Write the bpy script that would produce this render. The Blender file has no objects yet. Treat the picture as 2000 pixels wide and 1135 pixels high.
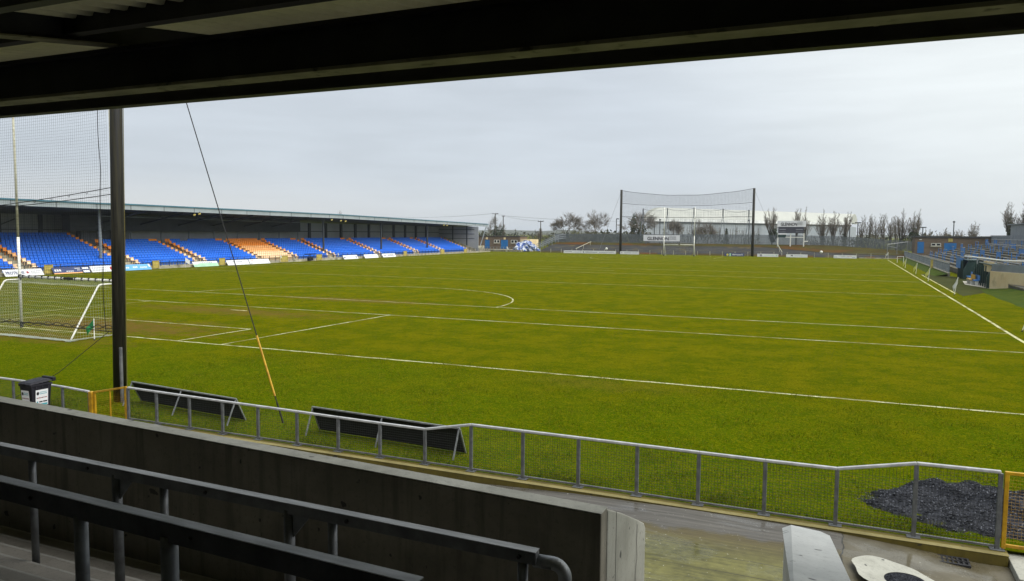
import bpy, math, random
import numpy as np
from mathutils import Vector, Matrix
R = math.radians
scene = bpy.context.scene
COL = scene.collection
V = Vector
ORD = ['zeroth','first','second','third','fourth','fifth','sixth','seventh','eighth','ninth','tenth','eleventh','twelfth','thirteenth','fourteenth','fifteenth','sixteenth','seventeenth','eighteenth','nineteenth','twentieth','twenty-first','twenty-second','twenty-third','twenty-fourth','twenty-fifth','twenty-sixth','twenty-seventh','twenty-eighth','twenty-ninth','thirtieth']

# ------------------------------------------------------------------ materials
def S(r, g, b):
    f = lambda c: (c/255/12.92) if c/255 <= .04045 else ((c/255+.055)/1.055)**2.4
    return (f(r), f(g), f(b), 1)

class NT:
    def __init__(s, name):
        s.m = bpy.data.materials.new(name); s.m.use_nodes = True
        s.t = s.m.node_tree; s.n = s.t.nodes; s.b = s.n['Principled BSDF']
        s.tc = s.n.new('ShaderNodeTexCoord')
    def link(s, a, b): s.t.links.new(a, b)
    def mapping(s, stretch=(1, 1, 1), rot=(0, 0, 0)):
        mp = s.n.new('ShaderNodeMapping'); mp.inputs['Scale'].default_value = stretch; mp.inputs['Rotation'].default_value = rot
        s.link(s.tc.outputs['Object'], mp.inputs['Vector']); return mp.outputs[0]
    def noise(s, scale, detail=5, rough=.55, vec=None, dist=0):
        n = s.n.new('ShaderNodeTexNoise'); n.inputs['Scale'].default_value = scale; n.inputs['Detail'].default_value = detail
        n.inputs['Roughness'].default_value = rough; n.inputs['Distortion'].default_value = dist
        s.link(vec or s.tc.outputs['Object'], n.inputs['Vector']); return n.outputs['Fac']
    def ramp(s, fac, a, b, lo=0., hi=1.):
        m = s.n.new('ShaderNodeMapRange'); m.inputs['From Min'].default_value = a; m.inputs['From Max'].default_value = b
        m.inputs['To Min'].default_value = lo; m.inputs['To Max'].default_value = hi
        s.link(fac, m.inputs['Value']); return m.outputs[0]
    def mix(s, fac, a, b):
        m = s.n.new('ShaderNodeMix'); m.data_type = 'RGBA'
        if isinstance(fac, (int, float)): m.inputs[0].default_value = fac
        else: s.link(fac, m.inputs[0])
        for k, x in ((6, a), (7, b)):
            if isinstance(x, (tuple, list)): m.inputs[k].default_value = x
            else: s.link(x, m.inputs[k])
        return m.outputs[2]
    def math(s, op, a, b=0):
        m = s.n.new('ShaderNodeMath'); m.operation = op
        for k, x in ((0, a), (1, b)):
            if isinstance(x, (int, float)): m.inputs[k].default_value = x
            else: s.link(x, m.inputs[k])
        return m.outputs[0]
    def bump(s, h, strength, dist=.02):
        b = s.n.new('ShaderNodeBump'); b.inputs['Strength'].default_value = strength; b.inputs['Distance'].default_value = dist
        s.link(h, b.inputs['Height']); s.link(b.outputs[0], s.b.inputs['Normal'])
    def set(s, k, x):
        if isinstance(x, (int, float, tuple)): s.b.inputs[k].default_value = x
        else: s.link(x, s.b.inputs[k])

def mat(name, c1, c2=None, scale=3., rough=.6, rough2=None, metal=0., bump=0., bscale=None, stretch=(1, 1, 1), lo=.35, hi=.65, spots=None, detail=6, spec=None):
    t = NT(name)
    t.set('Specular IOR Level', spec if spec is not None else (.08 if rough >= .89 else .4))
    c2 = c2 or tuple([min(1, x*.75) for x in c1[:3]]+[1])
    v = t.mapping(stretch)
    n = t.noise(scale, detail, .6, v)
    col = t.mix(t.ramp(n, lo, hi), c1, c2)
    if spots:
        sc, sscale, a, b = spots
        n2 = t.noise(sscale, 3, .6, v)
        col = t.mix(t.ramp(n2, a, b), col, sc)
    t.set('Base Color', col)
    if rough2 is None: t.set('Roughness', rough)
    else: t.set('Roughness', t.ramp(t.noise(scale*1.7, 4, .6, v), .35, .65, rough, rough2))
    t.set('Metallic', metal)
    if bump: t.bump(t.noise(bscale or scale*8, 4, .6, v), bump)
    return t.m

def make_grass(name):
    t = NT(name)
    big = t.noise(.07, 3, .6); mid = t.noise(.55, 5, .62); fine = t.noise(7, 5, .7); xf = t.noise(38, 4, .75)
    sep = t.n.new('ShaderNodeSeparateXYZ'); t.link(t.tc.outputs['Object'], sep.inputs[0])
    col = t.mix(t.ramp(mid, .40, .60), (.064, .086, .0006, 1), (.144, .130, .0012, 1))
    green = t.mix(t.ramp(fine, .35, .65), (.038, .096, .0009, 1), (.088, .134, .0012, 1))
    # long lush grass behind the end line and in random patches, drier turf on the field of play
    y = t.math('ADD', sep.outputs['Y'], t.ramp(t.noise(.25, 4, .6), .3, .7, -4.5, 4.5))
    beh = t.ramp(y, -6, 2.5, .85, .10)
    patch = t.ramp(big, .52, .68, 0, .45)
    col = t.mix(t.math('MAXIMUM', beh, patch), col, green)
    col = t.mix(t.ramp(fine, .42, .66, 0, .55), col, (.15, .125, .002, 1))
    col = t.mix(t.ramp(t.noise(1.7, 5, .65), .50, .66, 0, .55), col, (.034, .068, .001, 1))
    col = t.mix(t.ramp(t.noise(2.6, 5, .7), .55, .67, 0, .5), col, (.20, .185, .004, 1))
    tuft = t.noise(13, 4, .7)
    col = t.mix(t.ramp(tuft, .50, .64, 0, .75), col, (.030, .052, .001, 1))
    col = t.mix(t.ramp(t.noise(17, 4, .7), .53, .66, 0, .75), col, (.23, .22, .008, 1))
    col = t.mix(t.ramp(xf, .47, .62, 0, .70), col, (.026, .042, .001, 1))
    col = t.mix(t.ramp(t.noise(60, 3, .7), .58, .68, 0, .65), col, (.26, .25, .02, 1))
    col = t.mix(1, col, col)
    # worn mud in front of the near goal
    def wear(cx, cy, rx, ry, amt):
        a = t.math('POWER', t.math('DIVIDE', t.math('SUBTRACT', sep.outputs['X'], cx), rx), 2)
        b = t.math('POWER', t.math('DIVIDE', t.math('SUBTRACT', sep.outputs['Y'], cy), ry), 2)
        d = t.math('SQRT', t.math('ADD', a, b))
        d = t.math('ADD', d, t.ramp(t.noise(1.6, 5, .65), .3, .7, -.55, .55))
        return t.ramp(d, .25, 1.1, amt, 0)
    w = wear(0, 2.4, 7.6, 2.9, .95)
    for a in ((0, 10.5, 9, 1.9, .75), (2, 20, 7, 1.5, .75), (0, -1.8, 7, 1.6, .65), (26.5, -1, 3, 1.2, .25), (3.5, 5, 1.6, 1.2, .4)):
        w = t.math('MAXIMUM', w, wear(*a))
    w = t.math('MULTIPLY', w, t.ramp(t.noise(5, 5, .7), .32, .55, .25, 1))
    col = t.mix(w, col, (.135, .085, .022, 1))
    t.set('Base Color', col); t.set('Roughness', 1.0); t.set('Specular IOR Level', 0.)
    t.bump(t.math('ADD', t.math('MULTIPLY', xf, .6), fine), .9, .07)
    return t.m

def make_line():
    t = NT('line_paint')
    n = t.noise(9, 5, .7)
    k = t.math('MAXIMUM', t.ramp(n, .46, .60, 0, .8), t.ramp(t.noise(.55, 5, .7), .46, .58, 0, .85))
    t.set('Base Color', t.mix(k, (.56, .54, .29, 1), (.10, .095, .006, 1)))
    t.set('Roughness', .9); return t.m

def make_walk():
    t = NT('wet_walkway')
    v = t.mapping((.5, 42, 1), (0, 0, R(1.5))); br = t.noise(1.0, 4, .65, v, .15)          # broom marks across the slab
    v3 = t.mapping((.35, 9, 1), (0, 0, R(1.5))); st = t.noise(1.3, 6, .65, v3, .3); pa = t.noise(.9, 7, .65)
    sep = t.n.new('ShaderNodeSeparateXYZ'); t.link(t.tc.outputs['Object'], sep.inputs[0]); X, Y = sep.outputs['X'], sep.outputs['Y']
    mixn = t.math('ADD', t.math('MULTIPLY', br, .45), t.math('MULTIPLY', st, .55))
    dark = t.mix(t.ramp(mixn, .40, .60), (.050, .046, .038, 1), (.112, .105, .090, 1))
    alg = t.mix(t.ramp(t.math('ADD', t.math('MULTIPLY', mixn, .45), t.math('MULTIPLY', t.math('ADD', t.math('MULTIPLY', pa, .5), t.math('MULTIPLY', t.noise(6, 6, .7), .5)), .55)), .42, .58), (.052, .050, .008, 1), (.160, .152, .038, 1))
    brown = t.mix(t.ramp(mixn, .40, .60), (.050, .037, .011, 1), (.092, .072, .025, 1))
    ys = t.math('ADD', t.math('ADD', Y, t.math('MULTIPLY', t.math('SUBTRACT', X, 31), -.03)), t.ramp(pa, .3, .7, -.22, .22))
    alg = t.mix(t.ramp(ys, -12.75, -12.0, 0, .9), alg, brown)
    a = t.math('MULTIPLY', t.ramp(ys, -11.92, -11.78, 1, 0), t.ramp(X, 27, 29, .35, 1))
    col = t.mix(a, dark, alg)
    for yg, wd in ((-12.72, .010), (-13.25, .012), (-13.9, .010), (-11.84, .008)):           # saw cuts
        g = t.math('LESS_THAN', t.math('ABSOLUTE', t.math('SUBTRACT', t.math('ADD', Y, t.ramp(t.noise(.7, 3), .3, .7, -.025, .025)), yg)), wd)
        col = t.mix(t.math('MULTIPLY', g, t.ramp(pa, .4, .55, .3, .9)), col, (.030, .026, .010, 1))
    slab = t.mix(t.ramp(t.math('ADD', t.math('MULTIPLY', t.noise(1.6, 7, .65), .8), t.math('MULTIPLY', br, .2)), .38, .62), (.125, .112, .075, 1), (.055, .044, .020, 1))
    col = t.mix(t.ramp(X, 33.595, 33.615, 0, .9), col, slab)
    jn = t.math('LESS_THAN', t.math('ABSOLUTE', t.math('SUBTRACT', t.math('ADD', X, t.ramp(t.noise(3, 5), .3, .7, -.03, .03)), 33.6)), .011)
    col = t.mix(jn, col, (.02, .02, .016, 1))
    col = t.mix(t.ramp(t.noise(70, 3, .7), .6, .7, 0, .45), col, (.025, .024, .018, 1))
    col = t.mix(t.ramp(t.noise(24, 2, .5), .735, .75, 0, .8), col, (.5, .5, .45, 1))
    t.set('Base Color', col)
    pud = t.ramp(t.noise(.85, 4, .55, t.mapping((.7, 1.7, 1)), .6), .52, .60, 0, 1)
    t.set('Roughness', t.mix(pud, (.62, .62, .62, 1), (.13, .13, .13, 1))); t.bump(mixn, .25, .008); return t.m

def make_concrete(name, c1, c2, streak=.5, pits=True, rough=.8):
    t = NT(name)
    n = t.noise(1.3, 7, .62); v = t.mapping((5, 5, .35)); s_ = t.noise(1.6, 5, .6, v)
    col = t.mix(t.ramp(n, .33, .67), c1, c2)
    dk = tuple([x*.35 for x in c1[:3]]+[1])
    col = t.mix(t.ramp(s_, .5, .68, 0, streak), col, dk)
    col = t.mix(t.ramp(t.noise(26, 4, .7), .56, .7, 0, .5), col, dk)
    if pits: col = t.mix(t.ramp(t.noise(7, 2, .5), .70, .73, 0, .8), col, (.02, .02, .02, 1))
    t.set('Base Color', col); t.set('Roughness', rough); t.bump(t.noise(60, 4, .7), .35, .006); return t.m

def make_pole():
    t = NT('creosoted_wood')
    v = t.mapping((9, 9, .25)); n = t.noise(1.4, 6, .65, v)
    col = t.mix(t.ramp(n, .40, .62), (.004, .004, .004, 1), (.034, .031, .018, 1))
    t.set('Base Color', col); t.set('Roughness', t.ramp(n, .4, .6, .4, .8)); t.set('Specular IOR Level', .25); t.bump(n, .5, .01); return t.m

def make_clad(name, c1, c2, period, axis=0, rough=.5):
    t = NT(name)
    sep = t.n.new('ShaderNodeSeparateXYZ'); t.link(t.tc.outputs['Object'], sep.inputs[0])
    w = t.math('PINGPONG', sep.outputs[axis], period)
    col = t.mix(t.ramp(t.noise(.5, 6, .6), .35, .65), c1, c2)
    t.set('Base Color', t.mix(t.ramp(w, 0, period*.25, .45, 0), col, tuple([x*.4 for x in c2[:3]]+[1])))
    t.set('Roughness', rough); return t.m

def make_brick(name, c1, c2, mortar):
    t = NT(name)
    b = t.n.new('ShaderNodeTexBrick'); b.inputs['Scale'].default_value = 2.2
    for k, c in (('Color1', c1), ('Color2', c2), ('Mortar', mortar)): b.inputs[k].default_value = c
    mp = t.mapping((1, 1, 1), (R(90), 0, 0)); t.link(mp, b.inputs['Vector'])
    t.set('Base Color', t.mix(t.ramp(t.noise(.8, 5, .6), .4, .7, 0, .5), b.outputs['Color'], tuple([x*.5 for x in c1[:3]]+[1])))
    t.set('Roughness', .85); return t.m

GRASS = make_grass('pitch_grass')
LINE = make_line()
WALK = make_walk()
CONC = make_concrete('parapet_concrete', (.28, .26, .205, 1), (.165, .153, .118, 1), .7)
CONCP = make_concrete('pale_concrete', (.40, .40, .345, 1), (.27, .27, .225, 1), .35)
CONCT = make_concrete('terrace_concrete', (.34, .32, .28, 1), (.23, .215, .185, 1), .15, False)
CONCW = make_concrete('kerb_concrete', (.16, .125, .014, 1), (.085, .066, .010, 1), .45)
CONCB = make_concrete('sky_lit_wet_concrete', (.60, .61, .59, 1), (.44, .455, .445, 1), .12, True, .5)  # sky reflected in the wet wall is put into this brighter base colour
RAILTOP = mat('bright_galvanised_rail', (.50, .51, .51, 1), (.34, .35, .355, 1), 6, .45, .6, .1, .08)
MESHM = mat('dull_wire_mesh', (.055, .058, .06, 1), None, 3, .6, spec=.2)
RAILD = mat('dark_worn_rail', (.055, .057, .06, 1), (.028, .03, .032, 1), 4, .5, .7, .1, .15, spec=.3)
NOSE = make_concrete('worn_step_edge', (.46, .45, .41, 1), (.30, .29, .26, 1), .1, False)
CONCL = mat('far_concrete', S(176, 170, 150), S(120, 116, 96), 1.2, .85)
GALV = mat('galvanised_steel', (.34, .355, .36, 1), (.20, .21, .215, 1), 9, .38, .6, .55, .1)
GALVM = mat('dull_galvanised_steel', (.17, .18, .185, 1), (.10, .105, .11, 1), 7, .45, .65, .3, .1)
GALVD = mat('weathered_steel', (.17, .175, .178, 1), (.09, .094, .097, 1), 4, .45, .7, .2, .15, spec=.3)
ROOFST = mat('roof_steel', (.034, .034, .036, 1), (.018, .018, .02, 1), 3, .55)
FLANGE = mat('flange_steel', (.26, .25, .17, 1), (.13, .125, .085, 1), 2, .6, spots=((.05, .045, .03, 1), 6, .58, .7))
DECK = mat('roof_deck', (.80, .78, .58, 1), (.58, .57, .42, 1), .9, .5)
POLE = make_pole()
YELL = mat('yellow_paint', (.56, .33, .012, 1), (.33, .17, .008, 1), 6, .45, bump=.1)
YELF = mat('faded_yellow_paint', (.50, .40, .10, 1), (.32, .26, .07, 1), 3, .6)
WHITE = mat('white_paint', (.78, .78, .72, 1), (.60, .60, .53, 1), 5, .5)
WHITED = mat('grimy_white_paint', (.50, .49, .38, 1), (.30, .29, .20, 1), 6, .6)
BOARDW = mat('white_board', (.74, .75, .76, 1), (.64, .65, .66, 1), 1, .45)
BLACK = mat('black_rubber', (.006, .006, .007, 1), (.011, .011, .012, 1), 5, .75)
BINM = mat('bin_plastic', (.010, .010, .014, 1), (.018, .017, .023, 1), 7, .45, .65, 0, .1, spec=.25)
INK = mat('black_ink', (.02, .02, .025, 1), None, 3, .5)
GREY = mat('grey_ink', (.30, .31, .34, 1), None, 3, .5)
RED = mat('red_ink', (.42, .045, .05, 1), None, 3, .5)
NAVY = mat('navy_ink', (.035, .05, .14, 1), (.05, .07, .17, 1), 1, .5)
SKYB = mat('light_blue_ink', (.11, .33, .66, 1), (.15, .40, .70, 1), 1, .5)
MINT = mat('mint_ink', (.40, .66, .46, 1), None, 1, .5)
TEALI = mat('teal_ink', (.08, .36, .42, 1), None, 1, .5)
YINK = mat('yellow_ink', (.75, .68, .12, 1), None, 1, .5)
BLUES = mat('blue_plastic', (.011, .135, .64, 1), (.02, .172, .70, 1), .35, .42)
ORAN = mat('orange_plastic', (.90, .31, .03, 1), (.82, .26, .025, 1), .5, .45)
ORANF = mat('bleached_orange_plastic', (.90, .50, .20, 1), (.84, .43, .16, 1), .5, .5)
ORANP = mat('pale_bleached_plastic', (.88, .66, .42, 1), (.82, .58, .35, 1), .5, .55)
CLADG = make_clad('grey_cladding', (.30, .315, .335, 1), (.235, .25, .27, 1), .5, 1)
FASC = mat('grey_fascia', (.33, .37, .39, 1), (.26, .30, .32, 1), .4, .5)
TEAL = mat('teal_trim', (.06, .17, .23, 1), None, 1, .45)
DARKST = mat('dark_stand_steel', (.042, .05, .056, 1), (.03, .036, .041, 1), 1, .6)
SOFF = mat('stand_soffit', (.125, .145, .145, 1), (.09, .105, .105, 1), .3, .7)
PANW = mat('grey_wall_panel', (.34, .355, .38, 1), (.27, .285, .305, 1), .3, .6)
STEEL = mat('far_grey_steel', (.22, .25, .27, 1), (.15, .17, .19, 1), .6, .5)
TAR = mat('terrace_tarmac', (.052, .052, .050, 1), (.034, .034, .034, 1), .25, .9, spots=((.085, .07, .035, 1), .35, .55, .7))
BANKG = mat('rough_bank_grass', (.060, .055, .012, 1), (.045, .034, .010, 1), .22, .95, spots=((.095, .040, .009, 1), .12, .5, .66), bump=.6, bscale=3)
LUSH = mat('dark_bank_grass', (.028, .052, .0015, 1), (.050, .070, .0018, 1), .6, .95, bump=.6, bscale=6)  # darker green grass of the bank and verge
PALI = make_clad('palisade_steel', (.125, .145, .155, 1), (.085, .10, .11, 1), .16, 0, .55)
BARK = mat('bark', (.075, .066, .050, 1), (.045, .040, .032, 1), 1, .9)
TWIG = mat('twigs', (.20, .175, .14, 1), (.13, .115, .09, 1), .5, .9)
IVY = mat('ivy_leaves', (.020, .036, .012, 1), (.035, .055, .016, 1), .8, .6)
OLIVE = mat('olive_shrub', (.105, .105, .028, 1), (.06, .065, .02, 1), .6, .8)
YGREEN = mat('yellow_green_shrub', (.20, .21, .04, 1), (.12, .14, .03, 1), .6, .8)
BRICKB = make_brick('brown_blockwork', (.165, .115, .075, 1), (.125, .088, .06, 1), (.15, .125, .095, 1))
BRICKR = make_brick('red_brick', (.27, .085, .04, 1), (.20, .06, .03, 1), (.2, .14, .1, 1))
DOORB = mat('blue_door_paint', (.012, .12, .34, 1), (.016, .15, .40, 1), .8, .45)
GLASS = mat('dark_window_glass', (.012, .014, .018, 1), None, 1, .1)
FELT = mat('roof_felt', (.050, .052, .054, 1), None, .5, .8)
WARER = mat('warehouse_roof', (.40, .41, .365, 1), (.35, .36, .325, 1), .15, .6)
WAREW = make_clad('warehouse_wall', (.30, .33, .36, 1), (.25, .28, .31, 1), 6, 0, .5)
GUTW = mat('white_gutter', (.80, .82, .82, 1), None, .5, .5)
DGREEN = mat('dark_green_paint', (.012, .035, .030, 1), (.02, .05, .042, 1), 1, .5)
CREAM = mat('cream_wall_paint', (.72, .60, .36, 1), (.62, .47, .25, 1), .5, .8, spots=((.42, .32, .17, 1), .8, .6, .8))
BARB = mat('blue_barrier_paint', (.02, .14, .42, 1), (.035, .19, .48, 1), 1.2, .5)
ASH = mat('trodden_dark_turf', (.030, .036, .006, 1), (.046, .050, .008, 1), .8, .95, bump=.5, bscale=9)
GRAV = mat('blue_grey_chippings', (.012, .0135, .017, 1), (.042, .045, .054, 1), 14, .85, bump=.8, bscale=40, spec=.15)
NETB = mat('black_net_cord', (.016, .018, .022, 1), None, 1, .7)
NETG = mat('pale_net_cord', (.42, .46, .38, 1), None, 1, .7)
WIRE = mat('black_wire_rope', (.012, .012, .012, 1), None, 1, .5)
FGREEN = mat('green_flag_cloth', (.01, .22, .06, 1), None, 3, .7)
FBLUE = mat('navy_flag_cloth', (.012, .025, .085, 1), None, 3, .7)
FYELL = mat('yellow_flag_cloth', (.62, .60, .16, 1), None, 3, .7)
FWHITE = mat('white_flag_cloth', (.72, .73, .72, 1), None, 3, .7)
TARPB = mat('crumpled_blue_sheet', (.02, .07, .30, 1), (.50, .54, .60, 1), 1.5, .4, lo=.48, hi=.53, detail=3)
HILLM = mat('far_woodland', (.045, .055, .032, 1), (.075, .075, .045, 1), .012, .95)
PAVE = mat('paved_pad', (.42, .40, .33, 1), (.33, .31, .25, 1), 1, .8)

# ------------------------------------------------------------------ mesh builder
class MB:
    def __init__(s): s.v = []; s.f = []; s.m = []
    def add(s, vs, fs, mi=0):
        o = len(s.v); s.v.extend([tuple(v) for v in vs])
        for f in fs: s.f.append(tuple(i+o for i in f)); s.m.append(mi)
        return s
    def box(s, x0, y0, z0, x1, y1, z1, mi=0):
        vs = [(x, y, z) for z in (z0, z1) for y in (y0, y1) for x in (x0, x1)]
        return s.add(vs, [(0, 2, 3, 1), (4, 5, 7, 6), (0, 1, 5, 4), (2, 6, 7, 3), (0, 4, 6, 2), (1, 3, 7, 5)], mi)
    def beam(s, p0, p1, w, h, mi=0, up=(0, 0, 1)):
        p0, p1 = V(p0), V(p1); d = (p1-p0).normalized(); u = V(up)
        if abs(d.dot(u)) > .98: u = V((0, 1, 0))
        r = d.cross(u).normalized(); u = r.cross(d).normalized()
        vs = [p+r*a*w/2+u*b*h/2 for p in (p0, p1) for b in (-1, 1) for a in (-1, 1)]
        return s.add(vs, [(0, 2, 3, 1), (4, 5, 7, 6), (0, 1, 5, 4), (2, 6, 7, 3), (0, 4, 6, 2), (1, 3, 7, 5)], mi)
    def tube(s, pts, r, n=8, mi=0, cap=True):
        pts = [V(p) for p in pts]; rs = r if isinstance(r, (list, tuple)) else [r]*len(pts)
        o = len(s.v); prev = None
        for i, p in enumerate(pts):
            d = (pts[min(i+1, len(pts)-1)]-pts[max(i-1, 0)])
            d = d.normalized() if d.length > 1e-9 else V((0, 0, 1))
            if prev is None:
                a = d.cross(V((0, 0, 1)) if abs(d.z) < .9 else V((1, 0, 0))).normalized()
            else:
                a = (prev-d*prev.dot(d)).normalized()
            prev = a; b = d.cross(a)
            for k in range(n):
                t = 2*math.pi*k/n; q = p+(a*math.cos(t)+b*math.sin(t))*rs[i]; s.v.append((q.x, q.y, q.z))
        for i in range(len(pts)-1):
            for k in range(n):
                s.f.append((o+i*n+k, o+i*n+(k+1) % n, o+(i+1)*n+(k+1) % n, o+(i+1)*n+k)); s.m.append(mi)
        if cap and n > 2:
            s.f.append(tuple(o+k for k in reversed(range(n)))); s.m.append(mi)
            s.f.append(tuple(o+(len(pts)-1)*n+k for k in range(n))); s.m.append(mi)
        return s
    def quad(s, a, b, c, d, mi=0): return s.add([a, b, c, d], [(0, 1, 2, 3)], mi)
    def prism(s, poly, vec, mi=0):
        n = len(poly); vec = V(vec); vs = [V(p) for p in poly]+[V(p)+vec for p in poly]
        return s.add(vs, [tuple(reversed(range(n))), tuple(range(n, 2*n))]+[(i, (i+1) % n, n+(i+1) % n, n+i) for i in range(n)], mi)
    def disc(s, c, r, n=20, mi=0, axis='z'):
        vs = []
        for k in range(n):
            t = 2*math.pi*k/n; a, b = r*math.cos(t), r*math.sin(t)
            vs.append((c[0]+a, c[1]+b, c[2]) if axis == 'z' else ((c[0]+a, c[1], c[2]+b) if axis == 'y' else (c[0], c[1]+a, c[2]+b)))
        return s.add(vs, [tuple(range(n))], mi)
    def ball(s, c, r, mi=0, n=10, m=6, sq=(1, 1, 1)):
        vs = []; fs = []
        for i in range(m+1):
            ph = math.pi*i/m
            for k in range(n):
                t = 2*math.pi*k/n
                vs.append((c[0]+r*sq[0]*math.sin(ph)*math.cos(t), c[1]+r*sq[1]*math.sin(ph)*math.sin(t), c[2]+r*sq[2]*math.cos(ph)))
        for i in range(m):
            for k in range(n): fs.append((i*n+k, (i+1)*n+k, (i+1)*n+(k+1) % n, i*n+(k+1) % n))
        return s.add(vs, fs, mi)
    def text(s, string, org, right, up, height, mi=0, width=None, depth=.004):
        vs, fs, w, h = glyphs(string)
        right, up = V(right).normalized(), V(up).normalized(); sy = height/h; sx = (width/w) if width else sy
        nrm = right.cross(up)
        return s.add([V(org)+right*(x*sx)+up*(y*sy)+nrm*depth for x, y in vs], fs, mi)
    def build(s, name, mats, parent=None, at=None, smooth=False, bevel=0):
        me = bpy.data.meshes.new(name)
        o0 = V(at) if at is not None else (WORLD[parent.name] if parent is not None else V((0, 0, 0)))
        me.from_pydata([(x-o0.x, y-o0.y, z-o0.z) for x, y, z in s.v], [], s.f)
        for m in (mats if isinstance(mats, (list, tuple)) else [mats]): me.materials.append(m)
        me.polygons.foreach_set('material_index', s.m)
        if smooth: me.polygons.foreach_set('use_smooth', [True]*len(s.f))
        me.update()
        o = bpy.data.objects.new(name, me); COL.objects.link(o)
        if parent is not None: o.parent = parent; o.location = o0-WORLD[parent.name]
        else: o.location = o0
        WORLD[o.name] = o0
        if bevel:
            b = o.modifiers.new('bevel', 'BEVEL'); b.width = bevel; b.segments = 2; b.limit_method = 'ANGLE'
        return o
WORLD = {}
_gl = {}
def glyphs(string):
    if string in _gl: return _gl[string]
    cu = bpy.data.curves.new('glyph', 'FONT'); cu.body = string; cu.resolution_u = 3; cu.offset = .028
    ob = bpy.data.objects.new('glyph', cu); COL.objects.link(ob)
    bpy.context.view_layer.update()
    me = bpy.data.meshes.new_from_object(ob.evaluated_get(bpy.context.evaluated_depsgraph_get()))
    vs = [(v.co.x, v.co.y) for v in me.vertices]; fs = [tuple(p.vertices) for p in me.polygons]
    bpy.data.objects.remove(ob); bpy.data.curves.remove(cu); bpy.data.meshes.remove(me)
    x0 = min(v[0] for v in vs); y0 = min(v[1] for v in vs); x1 = max(v[0] for v in vs); y1 = max(v[1] for v in vs)
    _gl[string] = ([(x-x0, y-y0) for x, y in vs], fs, x1-x0, y1-y0); return _gl[string]

def tag(o, label, cat, group=None, kind=None):
    if label: o['label'] = label
    if cat: o['category'] = cat
    if group: o['group'] = group
    if kind: o['kind'] = kind
    return o
def thing(name, label, cat, loc, group=None):
    o = bpy.data.objects.new(name, None); COL.objects.link(o); o.location = loc; WORLD[o.name] = V(loc); o.empty_display_size = .2
    return tag(o, label, cat, group)
def struct(o, label=None):
    o['kind'] = 'structure'
    if label: o['label'] = label
    return o
def dup(root, loc, label=None, rz=0.):
    r = root.copy(); COL.objects.link(r); r.location = loc; r.rotation_euler.z = rz; WORLD[r.name] = V(loc)
    if label: r['label'] = label
    for ch in root.children:
        c = ch.copy(); COL.objects.link(c); c.parent = r
        for g in ch.children:
            d = g.copy(); COL.objects.link(d); d.parent = c
    return r
# ------------------------------------------------------------------ camera, light, sky
cam = bpy.data.cameras.new('camera'); cam.sensor_width = 36; cam.lens = 26.687; cam.clip_start = .05; cam.clip_end = 20000
co = bpy.data.objects.new('camera', cam); COL.objects.link(co); scene.camera = co
yaw, pit, rol = -.41398, -.076029, .0076876
F = V((math.sin(yaw)*math.cos(pit), math.cos(yaw)*math.cos(pit), math.sin(pit))); Rv = V((math.cos(yaw), -math.sin(yaw), 0)); U = Rv.cross(F)
R2 = Rv*math.cos(rol)+U*math.sin(rol); U2 = U*math.cos(rol)-Rv*math.sin(rol)
M = Matrix((R2, U2, -F)).transposed().to_4x4(); M.translation = V((33.489, -24.1, 4.801)); co.matrix_world = M

SUN_EL, SUN_AZ = R(54), R(98)      # azimuth clockwise from +Y
sd = bpy.data.lights.new('sun', 'SUN'); sd.energy = 3.6; sd.angle = R(75); sd.color = (1, .97, .92)
so = bpy.data.objects.new('sun', sd); COL.objects.link(so)
sdir = V((math.sin(SUN_AZ)*math.cos(SUN_EL), math.cos(SUN_AZ)*math.cos(SUN_EL), math.sin(SUN_EL)))
so.rotation_euler = sdir.to_track_quat('Z', 'Y').to_euler()

w = bpy.data.worlds.new('World'); scene.world = w; w.use_nodes = True
nt = w.node_tree; N = nt.nodes; bg = N['Background']; bg.inputs['Strength'].default_value = .1
sky = N.new('ShaderNodeTexSky'); sky.sky_type = 'NISHITA'; sky.sun_disc = False; sky.sun_elevation = SUN_EL; sky.sun_rotation = SUN_AZ
tc = N.new('ShaderNodeTexCoord')
def wnoise(scale, stretch, detail=5, dist=.3):
    mp = N.new('ShaderNodeMapping'); mp.inputs['Scale'].default_value = stretch; nt.links.new(tc.outputs['Generated'], mp.inputs[0])
    n = N.new('ShaderNodeTexNoise'); n.inputs['Scale'].default_value = scale; n.inputs['Detail'].default_value = detail; n.inputs['Distortion'].default_value = dist
    nt.links.new(mp.outputs[0], n.inputs['Vector']); return n.outputs['Fac']
def wramp(f, a, b, lo, hi):
    m = N.new('ShaderNodeMapRange'); m.interpolation_type = 'SMOOTHSTEP'
    for k, x in (('From Min', a), ('From Max', b), ('To Min', lo), ('To Max', hi)): m.inputs[k].default_value = x
    nt.links.new(f, m.inputs['Value']); return m.outputs[0]
def wmath(op, a, b):
    m = N.new('ShaderNodeMath'); m.operation = op
    for k, x in ((0, a), (1, b)):
        if isinstance(x, (int, float)): m.inputs[k].default_value = x
        else: nt.links.new(x, m.inputs[k])
    return m.outputs[0]
def wmix(f, a, b):
    m = N.new('ShaderNodeMix'); m.data_type = 'RGBA'
    if isinstance(f, (int, float)): m.inputs[0].default_value = f
    else: nt.links.new(f, m.inputs[0])
    for k, x in ((6, a), (7, b)):
        if isinstance(x, tuple): m.inputs[k].default_value = x
        else: nt.links.new(x, m.inputs[k])
    return m.outputs[2]
dot = N.new('ShaderNodeVectorMath'); dot.operation = 'DOT_PRODUCT'; nt.links.new(tc.outputs['Generated'], dot.inputs[0])
bd = (math.sin(R(24))*math.cos(R(26)), math.cos(R(24))*math.cos(R(26)), math.sin(R(26))); dot.inputs[1].default_value = bd
sepw = N.new('ShaderNodeSeparateXYZ'); nt.links.new(tc.outputs['Generated'], sepw.inputs[0])
bright = wramp(dot.outputs['Value'], .74, 1.0, 0, 1)
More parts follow.
